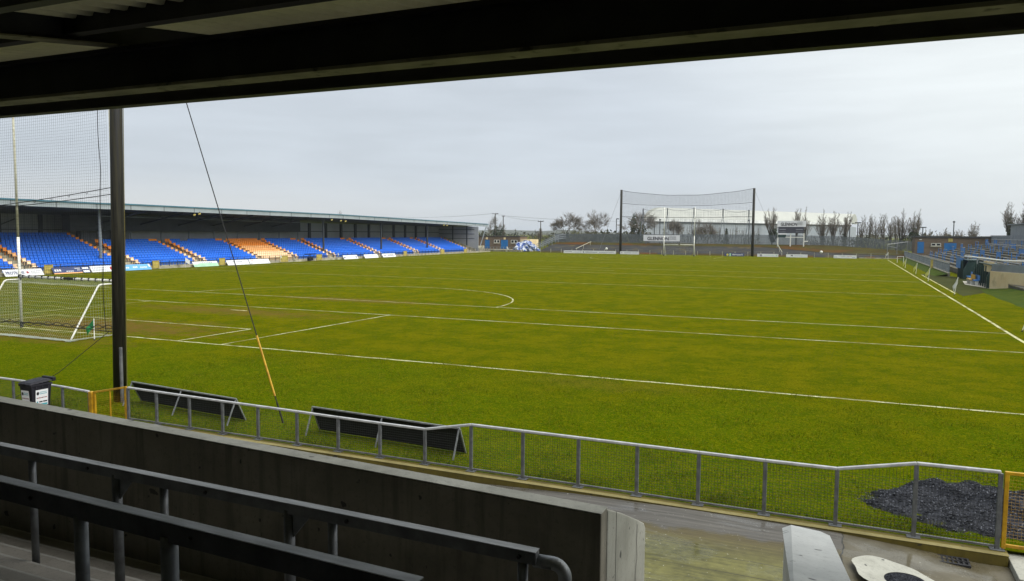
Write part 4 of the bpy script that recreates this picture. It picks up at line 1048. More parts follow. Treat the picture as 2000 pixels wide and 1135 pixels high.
rgb = random.Random(21); cnt = 0
for r_i, k in enumerate((1, 3, 5, 7, 9, 11)):
    for c_i, y in enumerate(range(50, 148, 11)):
        yy = y+(5 if k % 4 == 3 else 0)+rgb.uniform(-1.5, 1.5)
        rowname = ['lowest', 'second', 'third', 'fourth', 'fifth', 'top'][r_i]
        crush(f'blue crush barrier, {rowname} line of the right terrace, {ORD[c_i+1]} from the near end', 46.6+.95*k+.4, yy, rgb.choice((2.4, 3.2, 4.4)), .40+.235*(k+1), rgb.random() < .38)
for k, ya, yb in ((2, 62, 96), (5, 52, 78), (8, 84, 120), (10, 50, 84), (11, 92, 136)):
    x = 46.6+.95*k+.3; z = .40+.235*(k+1)
    t = thing('hand_rail', f'long pale rail along the right terrace, {ORD[k-1]} step up', 'rail', (x, ya, z), 'long rails on the right terrace')
    m = MB(); m.tube([(x, ya, z+1.05), (x, yb, z+1.05)], .05, 6); m.build('rail', GALV, t)
    for y in np.arange(ya, yb+.1, 4.25): m = MB(); m.tube([(x, y, z), (x, y, z+1.05)], .045, 5); m.build('post', STEEL, t)
# front rail, dugouts, cream wall
t = thing('hand_rail', 'long pale hand rail above the dugouts', 'rail', (46.3, 60, 0))
m = MB(); m.tube([(46.4, 80, 2.45), (46.6, 58, 2.6), (50.8, 46, 2.75)], .07, 8); m.build('rail', WHITE, t)
for x, y in ((46.42, 78), (46.45, 71), (46.55, 64), (46.9, 57.2), (48.8, 51.8)):
    m = MB(); m.tube([(x, y, .3), (x, y, 2.48+(80-y)*.007)], .05, 6); m.build('post', GALV, t)
def dugout(label, y0, y1, x0=45.5, x1=46.9):
    t = thing('dugout', label, 'dugout', ((x0+x1)/2, (y0+y1)/2, 0), 'team dugouts')
    for y in (y0, y1):
        m = MB(); m.prism([(x0, y-.05, 0), (x1, y-.05, 0), (x1, y-.05, 2.0), (x0+.5, y-.05, 2.1), (x0, y-.05, 1.1)], (0, .1, 0)); m.build('side_panel', DGREEN, t)
    m = MB(); m.box(x1, y0-.05, 0, x1+.08, y1+.05, 2.1); m.build('back_panel', DGREEN, t)
    m = MB(); m.box(x0+.45, y0-.1, 2.08, x1+.1, y1+.1, 2.16); m.build('roof', DGREEN, t)
    for y in np.arange(y0+1.2, y1-.5, 1.3):
        m = MB(); m.box(x0+.02, y-.05, 0, x0+.12, y+.05, 2.05); m.build('post', DGREEN, t)
    return t
dugout('dark green dugout nearest the far right fence', 73.5, 78.2); dugout('dark green dugout beside the cream wall', 58.0, 66.5)
def bench(label, x, y, l, c, group='benches at the dugouts'):
    t = thing('bench', label, 'bench', (x, y, 0), group)
    m = MB(); m.box(x-.2, y-l/2, .42, x+.2, y+l/2, .5); m.build('seat', c, t)
    m = MB(); m.box(x+.2, y-l/2, .5, x+.26, y+l/2, .95); m.build('backrest', c, t)
    for dy in (-l/2+.1, l/2-.1):
        m = MB(); m.box(x-.15, y+dy-.03, 0, x+.15, y+dy+.03, .42); m.build('leg', WHITE, t)
bench('blue bench in the open gap between the two dugouts', 45.8, 70.5, 2.4, BARB); bench('blue bench in front of the dugout beside the cream wall', 45.3, 63.4, 2.6, BARB); bench('yellow bench on the pale paved pad', 45.1, 64.8, 2.6, YELL)
t = thing('slatted_panel', 'cream slatted panel above the dugout benches', 'panel', (46.3, 62, 1.4))
m = MB()
for k in range(6): m.box(46.22, 59.6+.95*k, 1.35, 46.3, 60.42+.95*k, 2.35)
m.build('slats' if False else 'board', CREAM, t)
t = thing('tall_blue_board', 'bright blue scalloped board at the end of the far right fence', 'board', (45.6, 77.5, 0))
m = MB(); m.box(45.5, 76.2, 1.1, 45.6, 79.8, 2.2)
for k in range(5): m.disc((45.495, 76.56+.72*k, 2.2), .33, 12, axis='x')
m.build('panel', BARB, t)
t = thing('boundary_wall', 'cream painted wall with a grey fence panel on top at the right edge', 'wall', (47, 53, 0))
m = MB(); m.prism([(45.6, 57, -.1), (50.2, 44, -.1), (50.2, 44, 1.72), (45.6, 57, 1.62)], (.25, .08, 0)); m.build('wall_panel', CREAM, t)
m = MB(); m.prism([(45.7, 57, 1.63), (50.3, 44, 1.73), (50.3, 44, 2.45), (45.7, 57, 2.30)], (.06, .02, 0)); m.build('fence_panel', STEEL, t)
m = MB(); m.prism([(45.62, 57.1, -.1), (45.62, 57.1, 1.66), (46.9, 58.0, 1.66), (46.9, 58.0, -.1)], (0, -.2, 0)); m.build('return_wall', CREAM, t)
# fence and buildings behind the terrace
t = thing('palisade_fence', 'tall grey palisade fence along the top of the right terrace', 'fence', (60.5, 95, 3))
m = MB(); m.box(60.2, 36, 2.8, 60.35, 112, 6.1); m.build('cladding', STEEL, t)
m = MB()
for k in range(60): y = 112.3+.75*k; m.box(60.25, y, 3, 60.29, y+.42, 5.0)
m.build('pales', STEEL, t)
t = thing('brick_house', 'grey clad hall with a red brick corner behind the right terrace', 'building', (66, 128, 0))
m = MB(); m.box(62.5, 120, 0, 90, 150, 7.0); m.add([(62.5, 120, 7.0), (90, 120, 7.0), (90, 120, 8.6), (62.5, 120, 7.0)], [(0, 1, 2)]); m.build('wall', STEEL, t)
m = MB(); m.box(62.4, 119.85, 0, 64.9, 122, 6.3); m.build('brick_corner', BRICKR, t)
m = MB(); m.prism([(62, 119.6, 7.02), (90.5, 119.6, 7.02), (90.5, 119.6, 8.4), (62, 119.6, 7.15)], (0, 31, 0)); m.build('roof', STEEL, t)
t = thing('block_building', 'brown blockwork changing block with blue doors at the far right corner', 'building', (52, 158, .5))
m = MB(); m.box(46.6, 156, 0, 64, 163, 4.45); m.build('wall', BRICKB, t)
m = MB(); m.box(46.4, 155.8, 4.45, 64.2, 163.2, 4.75); m.build('roof', FELT, t)
def door(t, x0, x1, z0, z1, y): 
    m = MB(); m.box(x0, y-.06, z0, x1, y-.002, z1); d = m.build('door', DOORB, t)
    m = MB(); m.box(x0+.1, y-.1, z0+1.0, x0+.16, y-.06, z0+1.15); m.build('handle', GALV, d)
def window(t, x0, x1, z0, z1, y):
    m = MB(); a = .1
    for b in ((x0, z0, x1, z0+a), (x0, z1-a, x1, z1), (x0, z0, x0+a, z1), (x1-a, z0, x1, z1), ((x0+x1)/2-.12, z0, (x0+x1)/2+.12, z1)): m.box(b[0], y-.08, b[1], b[2], y-.003, b[3])
    w_ = m.build('window', WHITE, t)
    m = MB(); m.box(x0+a, y-.03, z0+a, x1-a, y-.006, z1-a); m.build('pane', GLASS, w_)
    m = MB(); m.box(x0-.1, y-.16, z0-.2, x1+.1, y-.004, z0-.03); m.build('sill', CONCL, w_)
door(t, 47.1, 48.3, 1.2, 3.55, 156); window(t, 49.6, 51.4, 2.7, 3.3, 156); door(t, 52.0, 54.2, 1.4, 3.35, 156)
m = MB(); m.box(52.7, 155.92, 3.6, 53.5, 155.99, 4.3); m.build('wall_sign', YELF, t); m = MB(); m.box(47.4, 155.93, 3.95, 47.85, 155.99, 4.1); m.build('wall_lamp', WHITE, t)

# ------------------------------------------------------------------ far end: bank, fences, boards
def bank_top(x): return 2.45 if x < 30 else max(1.3, 2.45-(x-30)*.065)
m = MB(); XS = [-37+2*k for k in range(42)]
for a, b in zip(XS, XS[1:]):
    rows = [(152.3, lambda x: .0), (153.5, lambda x: .35), (162.5, lambda x: bank_top(x)-.55)]
    for (ya, fa), (yb, fb) in zip(rows, rows[1:]): m.quad((a, ya, fa(a)+.01), (b, ya, fa(b)+.01), (b, yb, fb(b)), (a, yb, fb(a)))
struct(m.build('terrace', TAR))
m = MB(); rgk = random.Random(4)
for a, b in zip(XS, XS[1:]):
    fr = lambda x: 162.2 if x < 16 else 162.2-min(6.0, (x-16)*.42)
    hz_ = lambda x, y: .35+(bank_top(x)-.9)*(y-153.5)/9+.06
    m.quad((a, fr(a), hz_(a, fr(a))), (b, fr(b), hz_(b, fr(b))), (b, 165.8, bank_top(b)), (a, 165.8, bank_top(a)))
    m.quad((a, 165.8, bank_top(a)), (b, 165.8, bank_top(b)), (b, 186, bank_top(b)-.2), (a, 186, bank_top(a)-.2))
    if rgk.random() < .8: m.quad((a, 151.2, .02), (b, 151.2, .02), (b, 153.3, .34), (a, 153.3, .34))
struct(m.build('bank', BANKG))
t = thing('palisade_fence', 'long grey palisade fence on top of the far bank', 'fence', (0, 166, 2.4))
px = [-37.6, -10, 12, 30, 36, 42, 47.5]; pt = [4.65, 4.72, 4.78, 4.62, 4.35, 3.9, 3.45]
def ptop(x):
    for a, b, c, d in zip(px, px[1:], pt, pt[1:]):
        if a <= x <= b: return c+(d-c)*(x-a)/(b-a)
    return pt[-1]
bay = list(np.arange(-37.6, 47.4, 2.75))
for a in bay:
    m = MB(); b = a+2.75
    for k in range(16): x = a+2.75*k/16; m.box(x, 165.95, bank_top(x)-.1, x+.115, 165.99, ptop(min(x, 47.4)))
    for z in (.45, 1.75): m.beam((a, 166.02, bank_top(a)+z), (b, 166.02, bank_top(b)+z-.0), .06, .05)
    m.build('fence_bay', PALI, t)
def plain_board(label, x0, x1, y, h, back, art):
    t = thing('advertising_board', label, 'advertising board', ((x0+x1)/2, y, 0), 'advertising boards along the far end')
    m = MB(); m.box(x0, y, -.02, x1, y+.05, h); m.build('panel', back, t)
    m = MB(); wd = x1-x0; mats = [INK, GREY, RED, NAVY, BOARDW, MINT, SKYB, YINK]
    for it in art:
        if it[0] == 'q': a, b, c, d, mi = it[1:]; m.quad((x0+wd*a, y-.006, h*b), (x0+wd*c, y-.006, h*b), (x0+wd*c, y-.006, h*d), (x0+wd*a, y-.006, h*d), mi)
        elif it[0] == 't': m.text(it[1], (x0+wd*it[2], y-.004, h*it[3]), (1, 0, 0), (0, 0, 1), it[4], it[5], it[6])
        elif it[0] == 'd': m.disc((x0+wd*it[1], y-.006, h*it[2]), it[3], 14, it[4], 'y')
    m.build('artwork', mats, t)
    for x in (x0+.5, x1-.5):
        m = MB(); m.beam((x, y+.05, h-.1), (x, y+.4, 0), .05, .05); m.build('back_leg', GALV, t)
BY = 149
plain_board('white board with grey wording, leftmost along the far end', -29.0, -24.7, BY, .66, BOARDW, dashes(.08, .5, .45, .22, 1, 7)+dashes(.58, .92, .4, .1, 1, 8))
plain_board('long white board with fine dark wording beside the left net pole', -24.6, -16.0, BY, .66, BOARDW, [('q', .06, .3, .09, .65, 0)]+dashes(.12, .48, .4, .2, 0, 12)+dashes(.52, .96, .3, .22, 1, 18))
plain_board('white board just right of the left net pole', -15.0, -10.5, BY, .64, BOARDW, dashes(.05, .14, .35, .28, 1, 2)+dashes(.22, .6, .35, .26, 1, 9)+dashes(.62, .95, .4, .2, 1, 7))
plain_board('blue board reading derrpark with a yellow disc, right of the far goal', 8.8, 12.95, BY, .62, NAVY, [('d', .16, .5, .24, 7), ('q', .26, .0, .34, 1, 5), ('t', 'derrpark', .40, .16, .46, 4, 2.35)])
plain_board('white board with a grey square emblem right of the right net pole', 15.75, 20.1, BY, .64, BOARDW, [('q', .12, .14, .23, .84, 1)]+dashes(.35, .82, .4, .14, 5, 9)+[('d', .92, .5, .14, 5)])
plain_board('white board with a small black symbol, below the scoreboard', 21.7, 26.0, BY, .64, BOARDW, [('q', .22, .3, .25, .8, 0), ('q', .25, .62, .30, .8, 0), ('q', .28, .3, .31, .8, 0)]+dashes(.36, .78, .42, .14, 1, 9))
plain_board('white board with grey wording, rightmost along the far end', 31.1, 35.5, BY, .64, BOARDW, dashes(.22, .5, .66, .14, 1, 5)+dashes(.6, .8, .64, .1, 2, 4)+dashes(.34, .68, .36, .14, 1, 5)+dashes(.03, .18, .25, .22, 1, 2)+dashes(.82, .96, .25, .22, 1, 2))
t = thing('rail_fence', 'low grey rail fence along the foot of the far bank', 'fence', (0, 151.4, 0))
m = MB(); m.beam((-36, 151.4, 1.02), (43.5, 151.4, 1.02), .06, .06); m.build('top_rail', GALVD, t)
for x in np.arange(-36, 43.6, 2.75):
    m = MB(); m.box(x-.04, 151.35, 0, x+.04, 151.45, 1.0); m.build('post', WHITED, t)
m = MB()
for z in (.3, .65): m.beam((-36, 151.4, z), (43.5, 151.4, z), .02, .02)
m.build('wire', GALVD, t)
m = MB(); m.box(36, 151.0, -.1, 45, 151.3, .16); struct(m.build('kerb', CONCL))
for lab, x, y, z in (('white football lying in front of the far bank left of the left net pole', -18.8, 150.6, 1.16), ('white football at the foot of the far bank right of the scoreboard', 28.6, 151.35, 1.18)):
    m = MB(); m.ball((x, y, z), .3, 0, 12, 8); t = m.build('ball', WHITE, None, at=(x, y, 0), smooth=True); tag(t, lab, 'ball', 'white balls by the far fence')
for lab, a, b in (('leaning pale rail on the left part of the far terrace', (-27.2, 152.6, .3), (-26.0, 161, 2.2)), ('leaning pale rail below the scoreboard on the far terrace', (20.6, 152.6, .3), (18.8, 161, 2.3))):
    t = thing('hand_rail', lab, 'rail', a, 'pale rails on the far terrace')
    m = MB(); m.tube([V(a)+V((0, 0, .7)), V(b)+V((0, 0, .5))], .07, 6); m.build('rail', WHITED, t)
    for f in (.05, .5, .95):
        p = V(a)+(V(b)-V(a))*f; m = MB(); m.tube([p-V((0, 0, .3)), p+V((0, 0, .6))], .05, 5); m.build('post', WHITED, t)
# GLENNON signs
def house(m, x, y, z, w_, h, mi, r=.07):
    pts = [(x, y, z), (x, y, z+h*.55), (x+w_*.22, y, z+h*.86), (x+w_*.5, y, z+h), (x+w_*.78, y, z+h*.86), (x+w_, y, z+h*.55), (x+w_, y, z)]
    for a, b in zip(pts, pts[1:]): m.beam(a, b, .02, r, mi, up=(0, 1, 0))
    for f in (.33, .67): m.beam((x+w_*f, y, z), (x+w_*f, y, z+h*.5), .02, r*.7, mi, up=(0, 1, 0))
    m.beam((x+w_*.33, y, z+h*.5), (x+w_*.67, y, z+h*.5), .02, r*.7, mi, up=(0, 1, 0))
def glen(parent, x0, x1, z0, z1, y):
    m = MB(); w_ = x1-x0; h = z1-z0
    m.text('GLENNON', (x0+w_*.11, y, z0+h*.14), (1, 0, 0), (0, 0, 1), h*.56, 0, w_*.59)
    m.build('lettering', INK, parent)
    m = MB(); house(m, x0+w_*.725, y, z0+h*.42, w_*.075, h*.46, 0, h*.05); house(m, x0+w_*.815, y, z0+h*.42, w_*.075, h*.46, 0, h*.05)
    m.box(x0+w_*.715, y-.01, z0+h*.30, x0+w_*.90, y+.01, z0+h*.335); m.build('emblem', INK, parent)
t = thing('sign', 'white GLENNON sign on the palisade fence behind the far goal', 'sign', (-8.6, 163.7, 1.9))
m = MB(); m.box(-13.15, 163.7, 2.98, -4.1, 163.8, 4.5); m.build('panel', BOARDW, t); glen(t, -13.15, -4.1, 2.98, 4.5, 163.68)
for x in (-12.6, -8.6, -4.6): m = MB(); m.box(x-.08, 163.82, 1.7, x+.08, 163.98, 4.4); m.build('post', GALVD, t)
t = thing('scoreboard', 'scoreboard with a white GLENNON header on white posts above the far bank', 'scoreboard', (21.6, 164, 2.2))
SC = 163.9
m = MB(); m.box(18.5, SC, 6.66, 24.75, SC+.25, 8.05); m.build('header', BOARDW, t); glen(t, 18.6, 24.65, 6.68, 8.03, SC-.02)
m = MB(); m.box(18.75, SC+.05, 5.18, 24.3, SC+.3, 6.655)
o = m.build('panel', mat('scoreboard_panel', (.045, .045, .06, 1), (.06, .06, .075, 1), 1, .6), t)
m = MB()
for a, b in ((19.0, 20.4), (22.6, 24.1)): m.box(a, SC+.02, 5.98, b, SC+.045, 6.12); m.box(a, SC+.02, 5.45, b, SC+.045, 5.52)
m.build('score_slot', GREY, t)
m = MB(); m.box(18.7, SC+.05, 4.85, 20.6, SC+.2, 5.17); m.build('clock_strip', BOARDW, t)
m = MB(); m.box(18.75, SC+.05, 4.2, 20.5, SC+.2, 4.83); m.build('lower_panel', DGREEN, t)
m = MB(); m.box(20.4, SC+.02, 4.15, 24.5, SC+.14, 4.32); m.build('cross_beam', WHITE, t)
for x, zt in ((18.7, 4.2), (21.5, 4.14), (24.4, 5.17)):
    m = MB(); m.box(x-.11, SC+.32, 1.9, x+.11, SC+.5, max(zt, 5.1)); m.box(x-.11, SC-.1, 1.9, x+.11, SC+.01, 4.1 if x < 24 else 3.3); m.build('post', WHITE, t)
m = MB(); m.box(24.4, SC-.1, 3.2, 25.3, SC+.0, 3.45); m.build('bracket', WHITE, t)
# far net
netpole('net_pole', 'tall dark pole left of the far goal holding a net', -15.2, 150, 15.0, .30, GP)
netpole('net_pole', 'tall dark pole right of the far goal holding a net', 14.6, 150, 14.9, .30, GP)
fn, q = net('wide sagging net between the two tall far poles', -14.9, 14.3, 150, 7.0, 14.8, 1.25, .30, .30, .014, [1.0, .62, .22], .045, mat('grey_net_cord', (.15, .16, .18, 1), None, 1, .7), dens=.62)
for x, s in ((-15.2, -1), (14.6, 1)):
    t = thing('stay_wire', f'thin stay wire of the {"left" if s < 0 else "right"} far net pole', 'cable', (x+s*6, 152, 0), 'stay wires of the far poles')
    m = MB(); m.tube([(x, 150, 14.7), (x+s*6, 152, .3)], .025, 4); m.build('wire', GREY, t)
NB = mat('far_net_cord', (.13, .14, .15, 1), None, 1, .7)
xs_ = [-14.2, -8.0, -1.4, 5.6, 11.7]; zt_ = [11.2, 11.2, 11.3, 11.0, 10.7]
nmn = ['first from the left', 'second from the left', 'third from the left', 'second from the right', 'first from the right']
for x, z, nm in zip(xs_, zt_, nmn):
    t = thing('braced_pole', f'slim braced pole behind the palisade fence, {nm}', 'pole', (x, 167, 2.3), 'braced poles behind the far fence')
    for s in (-1, 1):
        m = MB(); m.tube([(x+s*.75, 167, 2.2), (x+s*.08, 167, z-1.6)], .075, 6); m.build('leg', STEEL, t)
    m = MB(); m.tube([(x, 167, z-1.7), (x, 167, z)], .14, 8); m.build('head', DARKST, t)
t = thing('ball_net', 'lower net slung between the braced poles', 'net', (-1, 167, 4), 'ball stop nets behind the goals')
m = MB()
for a, b, za, zb in zip(xs_, xs_[1:], zt_, zt_[1:]):
    m.tube([(a+(b-a)*k/12, 167, za+(zb-za)*k/12-.1-.55*4*(k/12)*(1-k/12)) for k in range(13)], .035, 4)
    for i in range(1, 12):
        x = a+(b-a)*i/12; z = za+(zb-za)*i/12-.1-.55*4*(i/12)*(1-i/12); m.tube([(x, 167, 4.2), (x, 167, z)], .012, 3)
    for z in np.arange(4.6, 10.2, .55): m.tube([(a, 167, z), (b, 167, z)], .011, 3)
m.build('mesh', NB, t)

# toilet block, steps, heap at the far left corner
t = thing('block_building', 'brown blockwork hut with blue doors beyond the end of the left stand', 'building', (-50, 160, 0))
m = MB(); m.box(-58, 158, -.1, -44.4, 163, 3.75); m.build('wall', BRICKB, t)
m = MB(); m.box(-58.2, 157.8, 3.75, -44.2, 163.2, 3.95); m.build('roof', FELT, t)
door(t, -54.45, -53.1, .6, 2.85, 158); window(t, -51.8, -50.2, 2.1, 2.9, 158); door(t, -49.8, -47.8, .6, 2.9, 158); window(t, -46.9, -45.1, 2.1, 2.9, 158)
for x in (-53.9, -48.7): m = MB(); m.box(x-.28, 157.9, 2.98, x+.28, 157.99, 3.55); m.build('wall_sign', CREAM, t)
m = MB(); m.box(-44.35, 158.3, -.1, -41.6, 164, 3.1); m.build('side_store', CREAM, t)
m = MB(); m.box(-60, 152.2, -.05, -41.5, 158, .48); struct(m.build('pavement', CONCL))
t = thing('barrier_fence', 'grey upright bar fence before the far left hut', 'fence', (-48, 151.8, 0))
for x in np.arange(-58, -41.4, .9): m = MB(); m.box(x-.05, 151.75, 0, x+.05, 151.85, 1.15); m.build('post', GALV, t)
m = MB(); m.beam((-58, 151.8, 1.15), (-41.5, 151.8, 1.15), .06, .06); m.build('top_rail', GALV, t)
rh = random.Random(9); m = MB(); cx_, cy_ = -41.6, 155.5
n1, n2 = 34, 16; vs = []
def hp(a, b):
    th = 2*math.pi*a/n1; ph = b/n2; r = (1-ph**1.6)
    x = cx_+3.1*r*math.cos(th); y = cy_+2.4*r*math.sin(th); z = .2+2.3*(1-(1-ph)**1.7)
    d = .5*math.sin(3*th+5*ph+1)+.34*math.sin(7*th-6*ph)+.22*math.sin(13*th+14*ph)+.15*math.sin(23*th-19*ph)
    return (x+d*math.cos(th)*r, y+d*math.sin(th)*r, z+d*.5*ph)
for b in range(n2):
    for a in range(n1): m.quad(hp(a, b), hp(a+1, b), hp(a+1, b+1), hp(a, b+1))
tag(m.build('covered_heap', TARPB, None, at=(cx_, cy_, .2)), 'heap under crumpled blue and white sheeting beside the far left hut', 'heap')
t = thing('stair_rail', 'grey railings climbing the far bank beside the blue heap', 'railing', (-37, 158, 0))
for dy in (0, 2.2):
    for dz in (.55, 1.0, 1.5): m = MB(); m.tube([(-38.4, 155+dy, .5+dz), (-34.6, 158+dy, 2.7+dz), (-32.8, 159+dy, 3.0+dz)], .06, 6); m.build('rail', STEEL, t)
    for f in (0, .33, .66, 1): m = MB(); x = -38.4+3.8*f; m.tube([(x, 155+dy+3*f, .2+2.2*f), (x, 155+dy+3*f, 2+2.2*f)], .06, 6); m.build('post', STEEL, t)
t = thing('stair_rail', 'grey railings at the right end of the far bank by the brown block', 'railing', (44, 158, 0))
m = MB(); m.tube([(41.5, 157, 2.9), (45.5, 158.5, 3.5)], .06, 6); m.tube([(41.5, 157, 2.6), (43.2, 155, 2.2)], .06, 6); m.build('rail', GALV, t)
for x in (41.5, 43.4, 45.4): m = MB(); m.tube([(x, 157+(x-41.5)*.37, .8), (x, 157+(x-41.5)*.37, 3+(x-41.5)*.13)], .06, 6); m.build('post', GALV, t)

# warehouse
t = thing('warehouse', 'long grey warehouse with a cream curved roof behind the far fence', 'building', (5, 225, 0))
A = V((-24.0, 212, 0)); B = V((34.6, 303, 0)); D = (B-A); nb = V((.06, 1, 0)).normalized(); Ld = D.length; du = D/Ld
def wp(u, d, z): return A+du*u+nb*d+V((0, 0, z))
def wbox(m, u0, d0, z0, u1, d1, z1):
    m.add([wp(u, d, z) for z in (z0, z1) for d in (d0, d1) for u in (u0, u1)], [(0, 2, 3, 1), (4, 5, 7, 6), (0, 1, 5, 4), (2, 6, 7, 3), (0, 4, 6, 2), (1, 3, 7, 5)])
m = MB(); wbox(m, 0, 0, 0, Ld, 43, 8.3); m.build('wall', WAREW, t)
m = MB(); wbox(m, -1.5, -.6, 8.3, Ld+.8, -.01, 8.75); m.build('eaves', DARKST, t)
m = MB(); wbox(m, -1.5, -.7, 8.76, Ld+.8, .2, 9.75); m.build('gutter', GUTW, t)
m = MB(); prev = None
for k in range(13):
    f = k/12; d = 22*f; z = 9.75+3.9*math.sin(f*math.pi/2); ua = -1.4; cur = (wp(ua, d, z), wp(Ld+.6, d, z))
    if prev: m.quad(prev[0], prev[1], cur[1], cur[0])
    prev = cur
for k in range(13):
    f = k/12; d = 22+22*f; z = 9.75+3.9*math.cos(f*math.pi/2); cur = (wp(-1.4, d, z), wp(Ld+.6, d, z)); m.quad(prev[0], prev[1], cur[1], cur[0]); prev = cur
for u in (-1.4, Ld+.6): m.add([wp(u, 22-22*math.cos(k*math.pi/24), 9.75+3.9*math.sin(k*math.pi/24)) for k in range(25)], [tuple(range(25))])
m.build('roof', WARER, t)
for u in np.arange(4, Ld, 7.5):
    m = MB(); wbox(m, u-.06, -.06, 0, u+.06, -.01, 8.28); m.build('wall_seam', GREY, t)
m = MB(); wbox(m, 3, -.2, 0, 3.3, -.02, 8.3); wbox(m, Ld-.4, -.2, 0, Ld, -.02, 8.3); m.build('downpipe', DARKST, t)

# street lamps and utility poles
def street_lamp(label, x, y, z0, h, heads, arm=.7, group='street lamps beyond the ground'):
    t = thing('street_lamp', label, 'street lamp', (x, y, z0), group)
    m = MB(); m.tube([(x, y, z0-1), (x, y, z0+h)], .11, 8); m.build('pole', DARKST, t)
    for s in heads: m = MB(); m.box(x+min(0, s*arm), y-.14, z0+h-.1, x+max(0, s*arm)+.05, y+.14, z0+h+.14); m.build('lamp_head', DARKST, t)
    if not heads: m = MB(); m.ball((x, y, z0+h), .28, 0, 8, 6, (1, 1, .8)); m.build('lamp_head', DARKST, t)
street_lamp('dark street lamp with a short arm left of the left net pole', -26.3, 185, 2.2, 6.7, (1,))
street_lamp('dark street lamp before the left end of the warehouse', -13.9, 185, 2.2, 6.5, (), 0)
street_lamp('dark street lamp beside the right net pole', 9.75, 185, 2.2, 6.3, (), 0)
street_lamp('dark street lamp at the right end of the warehouse', 34.1, 186, 2.2, 6.3, ())
street_lamp('double headed street lamp just right of the warehouse', 35.9, 184, 2.2, 5.7, (-1, 1))
street_lamp('double headed street lamp left of its twin behind the brown block', 48.3, 185, 1.5, 4.9, (-1, 1)); street_lamp('double headed street lamp above the brown block', 50.2, 184, 1.5, 5.3, (-1, 1))
street_lamp('tall street lamp with a round head right of the brown block doors', 56.9, 186, 1.5, 6.7, ())
t = thing('street_lamp', 'wall lamp on a short arm at the brick corner', 'street lamp', (66.5, 119, 4)); m = MB(); m.tube([(66.5, 119, 3.5), (66.5, 119, 5.8)], .1, 6); m.box(65.4, 118.9, 5.7, 66.6, 119.1, 5.9); m.build('pole', DARKST, t)
def upole(label, x, y, z0, h, arm):
    t = thing('utility_pole', label, 'utility pole', (x, y, z0), 'utility poles')
    m = MB(); m.tube([(x, y, z0-1), (x, y, z0+h)], [.17, .13], 8); m.build('pole', BARK, t)
    m = MB(); m.box(x-arm, y-.08, z0+h-.22, x+arm, y+.08, z0+h-.04); m.build('crossarm', BARK, t)
    for s in (-.9, 0, .9): m = MB(); m.tube([(x+s*arm, y, z0+h-.04), (x+s*arm, y, z0+h+.22)], .05, 5); m.build('insulator', GREY, t)
upole('tallest utility pole with a wide crossarm beyond the left stand', -64.1, 185, 0, 10.6, 1.0); upole('thin utility pole right of the tallest pole', -61.9, 186, 0, 9.9, .45); upole('utility pole standing behind the blue heap', -49.3, 185, 0, 8.3, .9)
t = thing('overhead_cable', 'thin overhead cables strung between the utility poles', 'cable', (-62, 185, 0))
def cab(m, a, b, sag): a, b = V(a), V(b); m.tube([a+(b-a)*k/16-V((0, 0, sag*4*(k/16)*(1-k/16))) for k in range(17)], .03, 3)
m = MB()
for dx in (-.7, .7): cab(m, (-64.1+dx, 185, 10.6), (-95, 160, 9.3), .8); cab(m, (-61.9+dx*.5, 186, 9.9), (-20, 230, 9.0), .7); cab(m, (-64.1+dx, 185, 10.6), (-49.3+dx, 185, 8.3), .5)
m.build('wire', GREY, t)

# ------------------------------------------------------------------ trees and hedges
def branch(m1, m2, p, d, L, r, depth, maxd, rg, spread, upb, nseg=2):
    pts = [p]; rs = [r]; q = p
    for k in range(nseg):
        d = (d+V((rg.gauss(0, .12), rg.gauss(0, .12), rg.gauss(0, .08)+upb*.10))).normalized(); q = q+d*(L/nseg); pts.append(q); rs.append(max(.019, r*(1-.4*(k+1)/nseg)))
    (m1 if depth <= 1 else m2).tube(pts, rs, 6 if depth == 0 else (4 if depth < 3 else 3), cap=False)
    if depth >= maxd: return
    nch = (rg.choice((2, 3, 3)) if depth else rg.choice((4, 5, 6))) if depth < maxd-1 else 3
    for c in range(nch):
        f = rg.uniform(.45, 1.0) if c else 1.0
        i = f*nseg; k = min(nseg-1, int(i)); bp = pts[k]+(pts[k+1]-pts[k])*(i-k)
        a = rg.uniform(0, 6.283); s = spread*rg.uniform(.6, 1.3)*(0.35 if c == 0 else 1)
        e = d.cross(V((0, 0, 1)) if abs(d.z) < .9 else V((1, 0, 0))).normalized(); g = d.cross(e)
        nd = (d+(e*math.cos(a)+g*math.sin(a))*s+V((0, 0, upb*.25))).normalized()
        branch(m1, m2, bp, nd, L*rg.uniform(.66, .86), max(.019, r*(.66 if c == 0 else .50)), depth+1, maxd, rg, spread, upb, nseg)
def leaves(m, c, rad, n, size, rg):
    for k in range(n):
        u = V((rg.gauss(0, 1), rg.gauss(0, 1), rg.gauss(0, 1))).normalized()*(rg.random()**.4)
        lump = 1+.25*math.sin(u.x*5+c[0])*math.sin(u.z*6+c[1])
        p = V((c[0]+u.x*rad[0]*lump, c[1]+u.y*rad[1]*lump, c[2]+u.z*rad[2]*lump)); a = V((rg.gauss(0, 1), rg.gauss(0, 1), rg.gauss(0, 1))).normalized(); b = a.cross(V((rg.gauss(0, 1), rg.gauss(0, 1), rg.gauss(0, 1)))).normalized(); s = size*rg.uniform(.6, 1.3)
        m.quad(p-a*s, p+b*s*.6, p+a*s, p-b*s*.6)
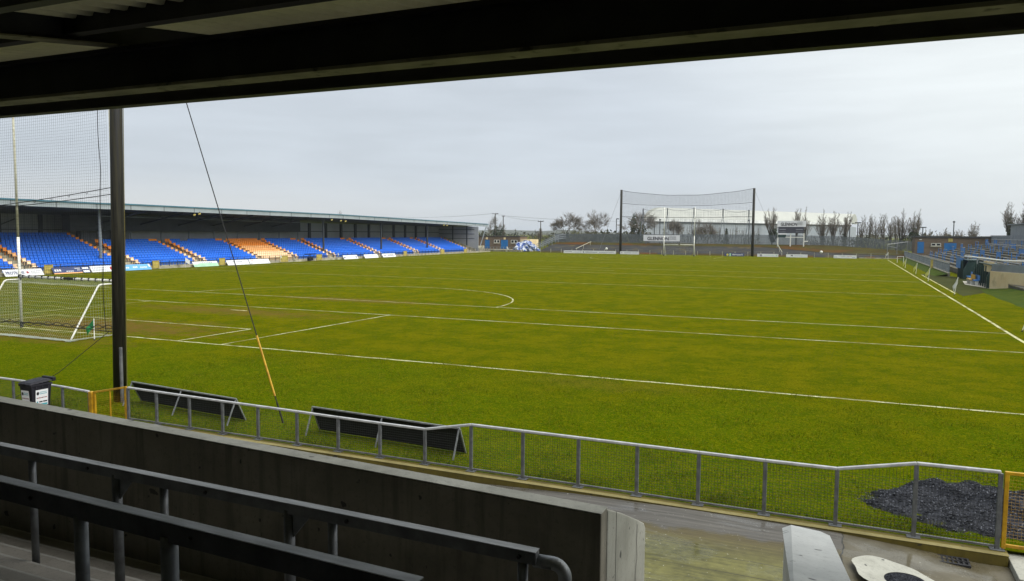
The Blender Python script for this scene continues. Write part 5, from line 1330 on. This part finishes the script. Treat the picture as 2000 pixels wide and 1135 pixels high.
def tree(label, x, y, z, h, w_, seed, style='round', ivy=None, maxd=None, group='bare winter trees', name='bare_tree'):
    rg = random.Random(seed); m1, m2 = MB(), MB(); maxd = maxd or 6; h = h*1.06
    sp, up, fr = {'round': (.85, .35, .27), 'tall': (.34, .9, .20), 'wide': (1.0, .15, .22)}[style]
    if style == 'tall':
        m1.tube([(0, 0, -.3), (0, 0, h*.16)], [h*.02, h*.016], 6)
        for k in range(rg.choice((7, 8, 9)) if w_ > 3.5 else 5):
            a = rg.uniform(0, 6.283); rr = w_*.42*math.sqrt(rg.random()); top = V((rr*math.cos(a), rr*math.sin(a), h*rg.uniform(.62, .95)*(1.03-.35*(rr/(w_*.5))**2))); z0 = h*rg.uniform(.04, .16)
            pts = []
            for i in range(9):
                f = i/8; e = f**.75; pts.append(V((top.x*e+rg.gauss(0, .05)*f, top.y*e+rg.gauss(0, .05)*f, z0+(top.z-z0)*f)))
            m1.tube(pts, [h*.0125*(1-.86*i/8) for i in range(9)], 5, cap=False)
            for f in np.linspace(.25, 1, 17):
                i = min(7, int(f*8)); bp = pts[i]+(pts[i+1]-pts[i])*(f*8-i); a2 = rg.uniform(0, 6.283); L = h*.20*(1.2-f)*rg.uniform(.6, 1.4)
                d = V((.8*math.cos(a2), .8*math.sin(a2), 1)).normalized(); q = bp+d*L+V((0, 0, L*.15)); m2.tube([bp, bp+d*L*.5, q], [.034, .028, .015], 3, cap=False)
                for j in range(4):
                    s0 = bp+(q-bp)*rg.uniform(.25, 1); a3 = rg.uniform(0, 6.283); L2 = L*rg.uniform(.35, .7); m2.tube([s0, s0+V((.8*math.cos(a3), .8*math.sin(a3), 1)).normalized()*L2], [.02, .013], 3, cap=False)
    else: branch(m1, m2, V((0, 0, 0)), V((0, 0, 1)), h*fr, h*.018, 0, maxd, rg, sp, up)
    if style == 'round':
        vv_ = [v for v in m2.v]; zt_m = max(v[2] for v in vv_); rr_m = sorted(math.hypot(v[0], v[1]) for v in vv_)[int(len(vv_)*.96)]; c0 = V((0, 0, zt_m*.55))
        for k in range(1500):
            p = V(rg.choice(vv_)); d = p-c0; e = math.sqrt((d.x/rr_m)**2+(d.y/rr_m)**2+(d.z/(zt_m*.46))**2)
            if e < .45 or e > 1.0: continue
            d.normalize(); q = p+(d+V((rg.gauss(0, .45), rg.gauss(0, .45), rg.gauss(.15, .4))))*min(.9, .28+(1.02-e)*h*.35)*.8
            m2.tube([p, (p+q)/2+V((rg.gauss(0, .05), rg.gauss(0, .05), .04)), q], [.02, .016, .011], 3, cap=False)
    zs = [v[2] for v in m2.v]; xs2 = sorted(abs(v[0]) for v in m2.v); kz = h/max(zs); kx = (w_/2)/max(.1, xs2[int(len(xs2)*.97)])
    if style == 'tall': kx = 1
    for m in (m1, m2):
        m.v = [(x+a*(kx if c > h*fr*.6/kz else 1+(kx-1)*c/(h*fr*.6/kz)), y+b*(kx if c > h*fr*.6/kz else 1+(kx-1)*c/(h*fr*.6/kz)), z+c*kz-.2) for a, b, c in m.v]
    t = thing(name, label, 'tree', (x, y, z), group)
    m1.build('trunk', BARK, t); m2.build('crown', TWIG, t)
    if ivy:
        m = MB()
        for cx, cz, rx, rz, n in ivy: leaves(m, (x+cx, y-.2, z+cz), (rx, rx, rz), n, .22, rg)
        m.build('ivy', IVY, t)
    return t
tree('big round bare tree left of the other round tree, behind the palisade fence', -40.6, 185, 2.2, 8.7, 8.6, 11, 'round', maxd=7)
tree('round bare tree with a pointed top, midway to the left net pole', -31.7, 184, 2.2, 9.3, 7.6, 12, 'round', [(0, 1.7, 1.0, 1.6, 260)], maxd=7)
tree('wide bare tree swathed in dark ivy just left of the warehouse', -19.2, 182, 2.2, 8.8, 8.0, 13, 'round', [(-1.3, 4.2, .95, 3.4, 900), (1.0, 3.2, 1.5, 2.6, 900), (2.8, 1.4, 1.5, 1.4, 500), (-1.2, 1.4, 1.6, 1.4, 400)])
tree('sparse bare tree before the left half of the warehouse', -8.2, 176, 2.2, 6.6, 5.0, 14, 'round'); tree('sparse bare tree before the middle of the warehouse', -2.2, 175, 2.2, 7.0, 4.6, 15, 'tall'); tree('low bare tree right of the warehouse middle', .6, 176, 2.2, 5.8, 4.8, 16, 'round')
t = thing('conifer', 'slim dark green conifer in front of the warehouse', 'tree', (5.3, 176, 2.2)); m = MB(); m.tube([(5.3, 176, 2), (5.3, 176, 6.4)], [.12, .03], 6); m.build('trunk', BARK, t)
m = MB(); rg5 = random.Random(3)
for k in range(9): z = 2.6+.42*k; r = .82*(1-k/9.5)+.1; leaves(m, (5.3, 176, z), (r, r, .35), 90, .16, rg5)
m.build('crown', IVY, t)
tree('bare tree with an ivy clad base between the right net pole and the scoreboard', 16.2, 178, 2.2, 9.2, 5.2, 17, 'tall', [(.3, 2.5, 1.2, 2.0, 800)])
tree('thin bare tree rising behind the scoreboard', 21.8, 180, 2.2, 9.0, 2.6, 18, 'tall'); tree('thin bare tree rising behind the right end of the scoreboard', 23.8, 181, 2.2, 9.4, 2.8, 19, 'tall')
tree('bare tree right of the scoreboard, with ivy at its foot', 28.0, 178, 2.0, 9.0, 4.6, 20, 'tall', [(0, 1.6, .55, 1.9, 300)]); tree('bare leaning tree second right of the scoreboard', 30.3, 180, 2.0, 8.6, 4.2, 21, 'tall'); tree('bare tree before the right end of the warehouse', 33.0, 177, 2.0, 8.3, 4.6, 22, 'tall', [(0, 1.6, .6, 1.8, 260)])
for k, (x, h, w_, nm) in enumerate(((37.0, 8.0, 2.8, 'first'), (38.6, 8.6, 3.0, 'second'), (40.4, 8.2, 3.2, 'third'), (42.2, 8.7, 2.8, 'fourth'), (43.8, 7.8, 2.6, 'fifth'), (45.2, 8.4, 2.6, 'sixth'))):
    tree(f'slender bare poplar right of the warehouse, {nm} in the row', x, 192+(k % 3)*2, 1.5, h, w_, 30+k, 'tall')
tree('tall bare tree left of the ivy clad pair before the brown block', 45.2, 176, 1.5, 9.4, 4.4, 41, 'tall', [(0, 1.2, .9, 1.5, 260)]); tree('tall bare tree with a thick ivy base by the brown block', 47.6, 175, 1.5, 9.3, 5.2, 42, 'tall', [(0, 2.2, 1.2, 2.6, 900)])
for k, (x, h, w_, nm) in enumerate(((52.5, 5.2, 4.2, 'behind the brown block left part'), (56.0, 5.4, 4.6, 'behind the brown block doors'), (59.2, 5.0, 4.0, 'behind the brown block right part'), (63.0, 7.0, 4.4, 'left of the brick corner'))):
    tree(f'small pale bare tree {nm}', x, 200, 1.5, h, w_, 50+k, 'tall', maxd=5)
tree('tall bare tree with an ivy clad stem over the right hall roof', 62.8, 153, 3, 8.4, 4.0, 61, 'tall', [(0, 3.5, .6, 2.6, 320)]); tree('tall bare tree at the right edge of the hall roof', 65.0, 153, 3, 8.3, 4.4, 62, 'tall')
tree('bare tree with yellowish ivy beside the tallest utility pole', -67.5, 192, 0, 10.0, 5.6, 63, 'round', [(.6, 4.3, 1.6, 2.4, 700), (2.6, 4.0, .9, 3.0, 300)])
tree('small dead tree left of the blue heap', -58.0, 205, 0, 6.6, 3.6, 64, 'tall', maxd=5); tree('distant bare tree top showing over the left stand roof', -78.0, 125, 0, 9.6, 6.5, 65, 'round')
def hedge(label, x0, x1, y, z, h, matl, seed, dens=26, cat='hedge', size=.17):
    rg = random.Random(seed); t = thing('hedge' if cat == 'hedge' else 'shrub', label, cat, ((x0+x1)/2, y, z)); m = MB(); x = x0; m2 = MB()
    while x < x1:
        hh = h*rg.uniform(.7, 1.1); leaves(m, (x, y+rg.uniform(-.5, .5), z+hh*.5), (.75, .7, hh*.52), int(dens*hh), size, rg)
        for k in range(5): m2.tube([(x, y, z), (x+rg.uniform(-.5, .5), y+rg.uniform(-.3, .3), z+hh*rg.uniform(.9, 1.25))], .022, 3, cap=False)
        x += rg.uniform(.5, .9)
    m.build('foliage', matl, t); m2.build('stems', TWIG, t)
hedge('low olive hedge behind the palisade fence left of the left net pole', -37, -18, 178, 2.2, 3.2, OLIVE, 71)
hedge('yellow green bush below the big round tree', -38.3, -36.0, 181, 2.2, 4.0, YGREEN, 72, 50, 'shrub')
hedge('thin leafless scrub before the warehouse', -6, 14, 170, 2.0, 3.8, OLIVE, 73, 7)
hedge('dark scrub behind the far right palisade fence', 24, 47, 172, 1.4, 3.0, OLIVE, 74, 14)
hedge('dull scrub behind the far left hut', -66, -38, 190, 0, 4.0, OLIVE, 75, 20)
hedge('dark bush by the stair railings at the far left', -44.5, -38, 176, 1.2, 3.4, IVY, 76, 26, 'shrub')
hedge('dark low growth behind the brown block on the right', 52, 60, 190, 1.5, 3.6, IVY, 77, 20, 'shrub')
# distant hills and far woodland
m = MB(); prev = None
for k in range(121):
    az = R(-75+k*1.25); d = 2600; x, y = 33+d*math.sin(az), -24+d*math.cos(az); hh = 3+1.5*math.sin(k*.31)+1.5*math.sin(k*.83+1)+1.5*math.sin(k*1.9)+(9 if -52 < -75+k*1.25 < -18 else 0)
    hh = max(4, hh)+random.Random(k).uniform(0, 4); cur = [(33+1500*math.sin(az), -24+1500*math.cos(az), -1), (33+2100*math.sin(az), -24+2100*math.cos(az), hh*.55), (x, y, hh), (33+3400*math.sin(az), -24+3400*math.cos(az), -1)]
    if prev:
        for i in range(3): m.quad(prev[i], cur[i], cur[i+1], prev[i+1])
    prev = cur
struct(m.build('hills', HILLM))
m = MB(); rg6 = random.Random(12)
for k in range(260):
    az = R(rg6.uniform(-62, 14)); d = rg6.uniform(300, 620); x, y = 33+d*math.sin(az), -24+d*math.cos(az); h = rg6.uniform(3, 6.5)
    leaves(m, (x, y, h*.5), (h*.9, h*.9, h*.55), 26, .9, rg6)
tag(m.build('far_woodland', HILLM), 'low far woodland along the skyline', 'woodland', kind='stuff')

# ------------------------------------------------------------------ damp air
m = MB(); m.box(-6200, -6200, -2.3, 6200, 6200, 60); hz_o = m.build('haze', [])
hm = bpy.data.materials.new('damp_air'); hm.use_nodes = True; hm.node_tree.nodes.remove(hm.node_tree.nodes['Principled BSDF'])
pv = hm.node_tree.nodes.new('ShaderNodeVolumePrincipled'); pv.inputs['Color'].default_value = (.80, .86, .93, 1); pv.inputs['Density'].default_value = .00016; pv.inputs['Anisotropy'].default_value = .2
hm.node_tree.links.new(pv.outputs[0], hm.node_tree.nodes['Material Output'].inputs['Volume'])
hz_o.data.materials.append(hm); tag(hz_o, 'thin damp haze greying the distant hills', 'haze', kind='stuff')
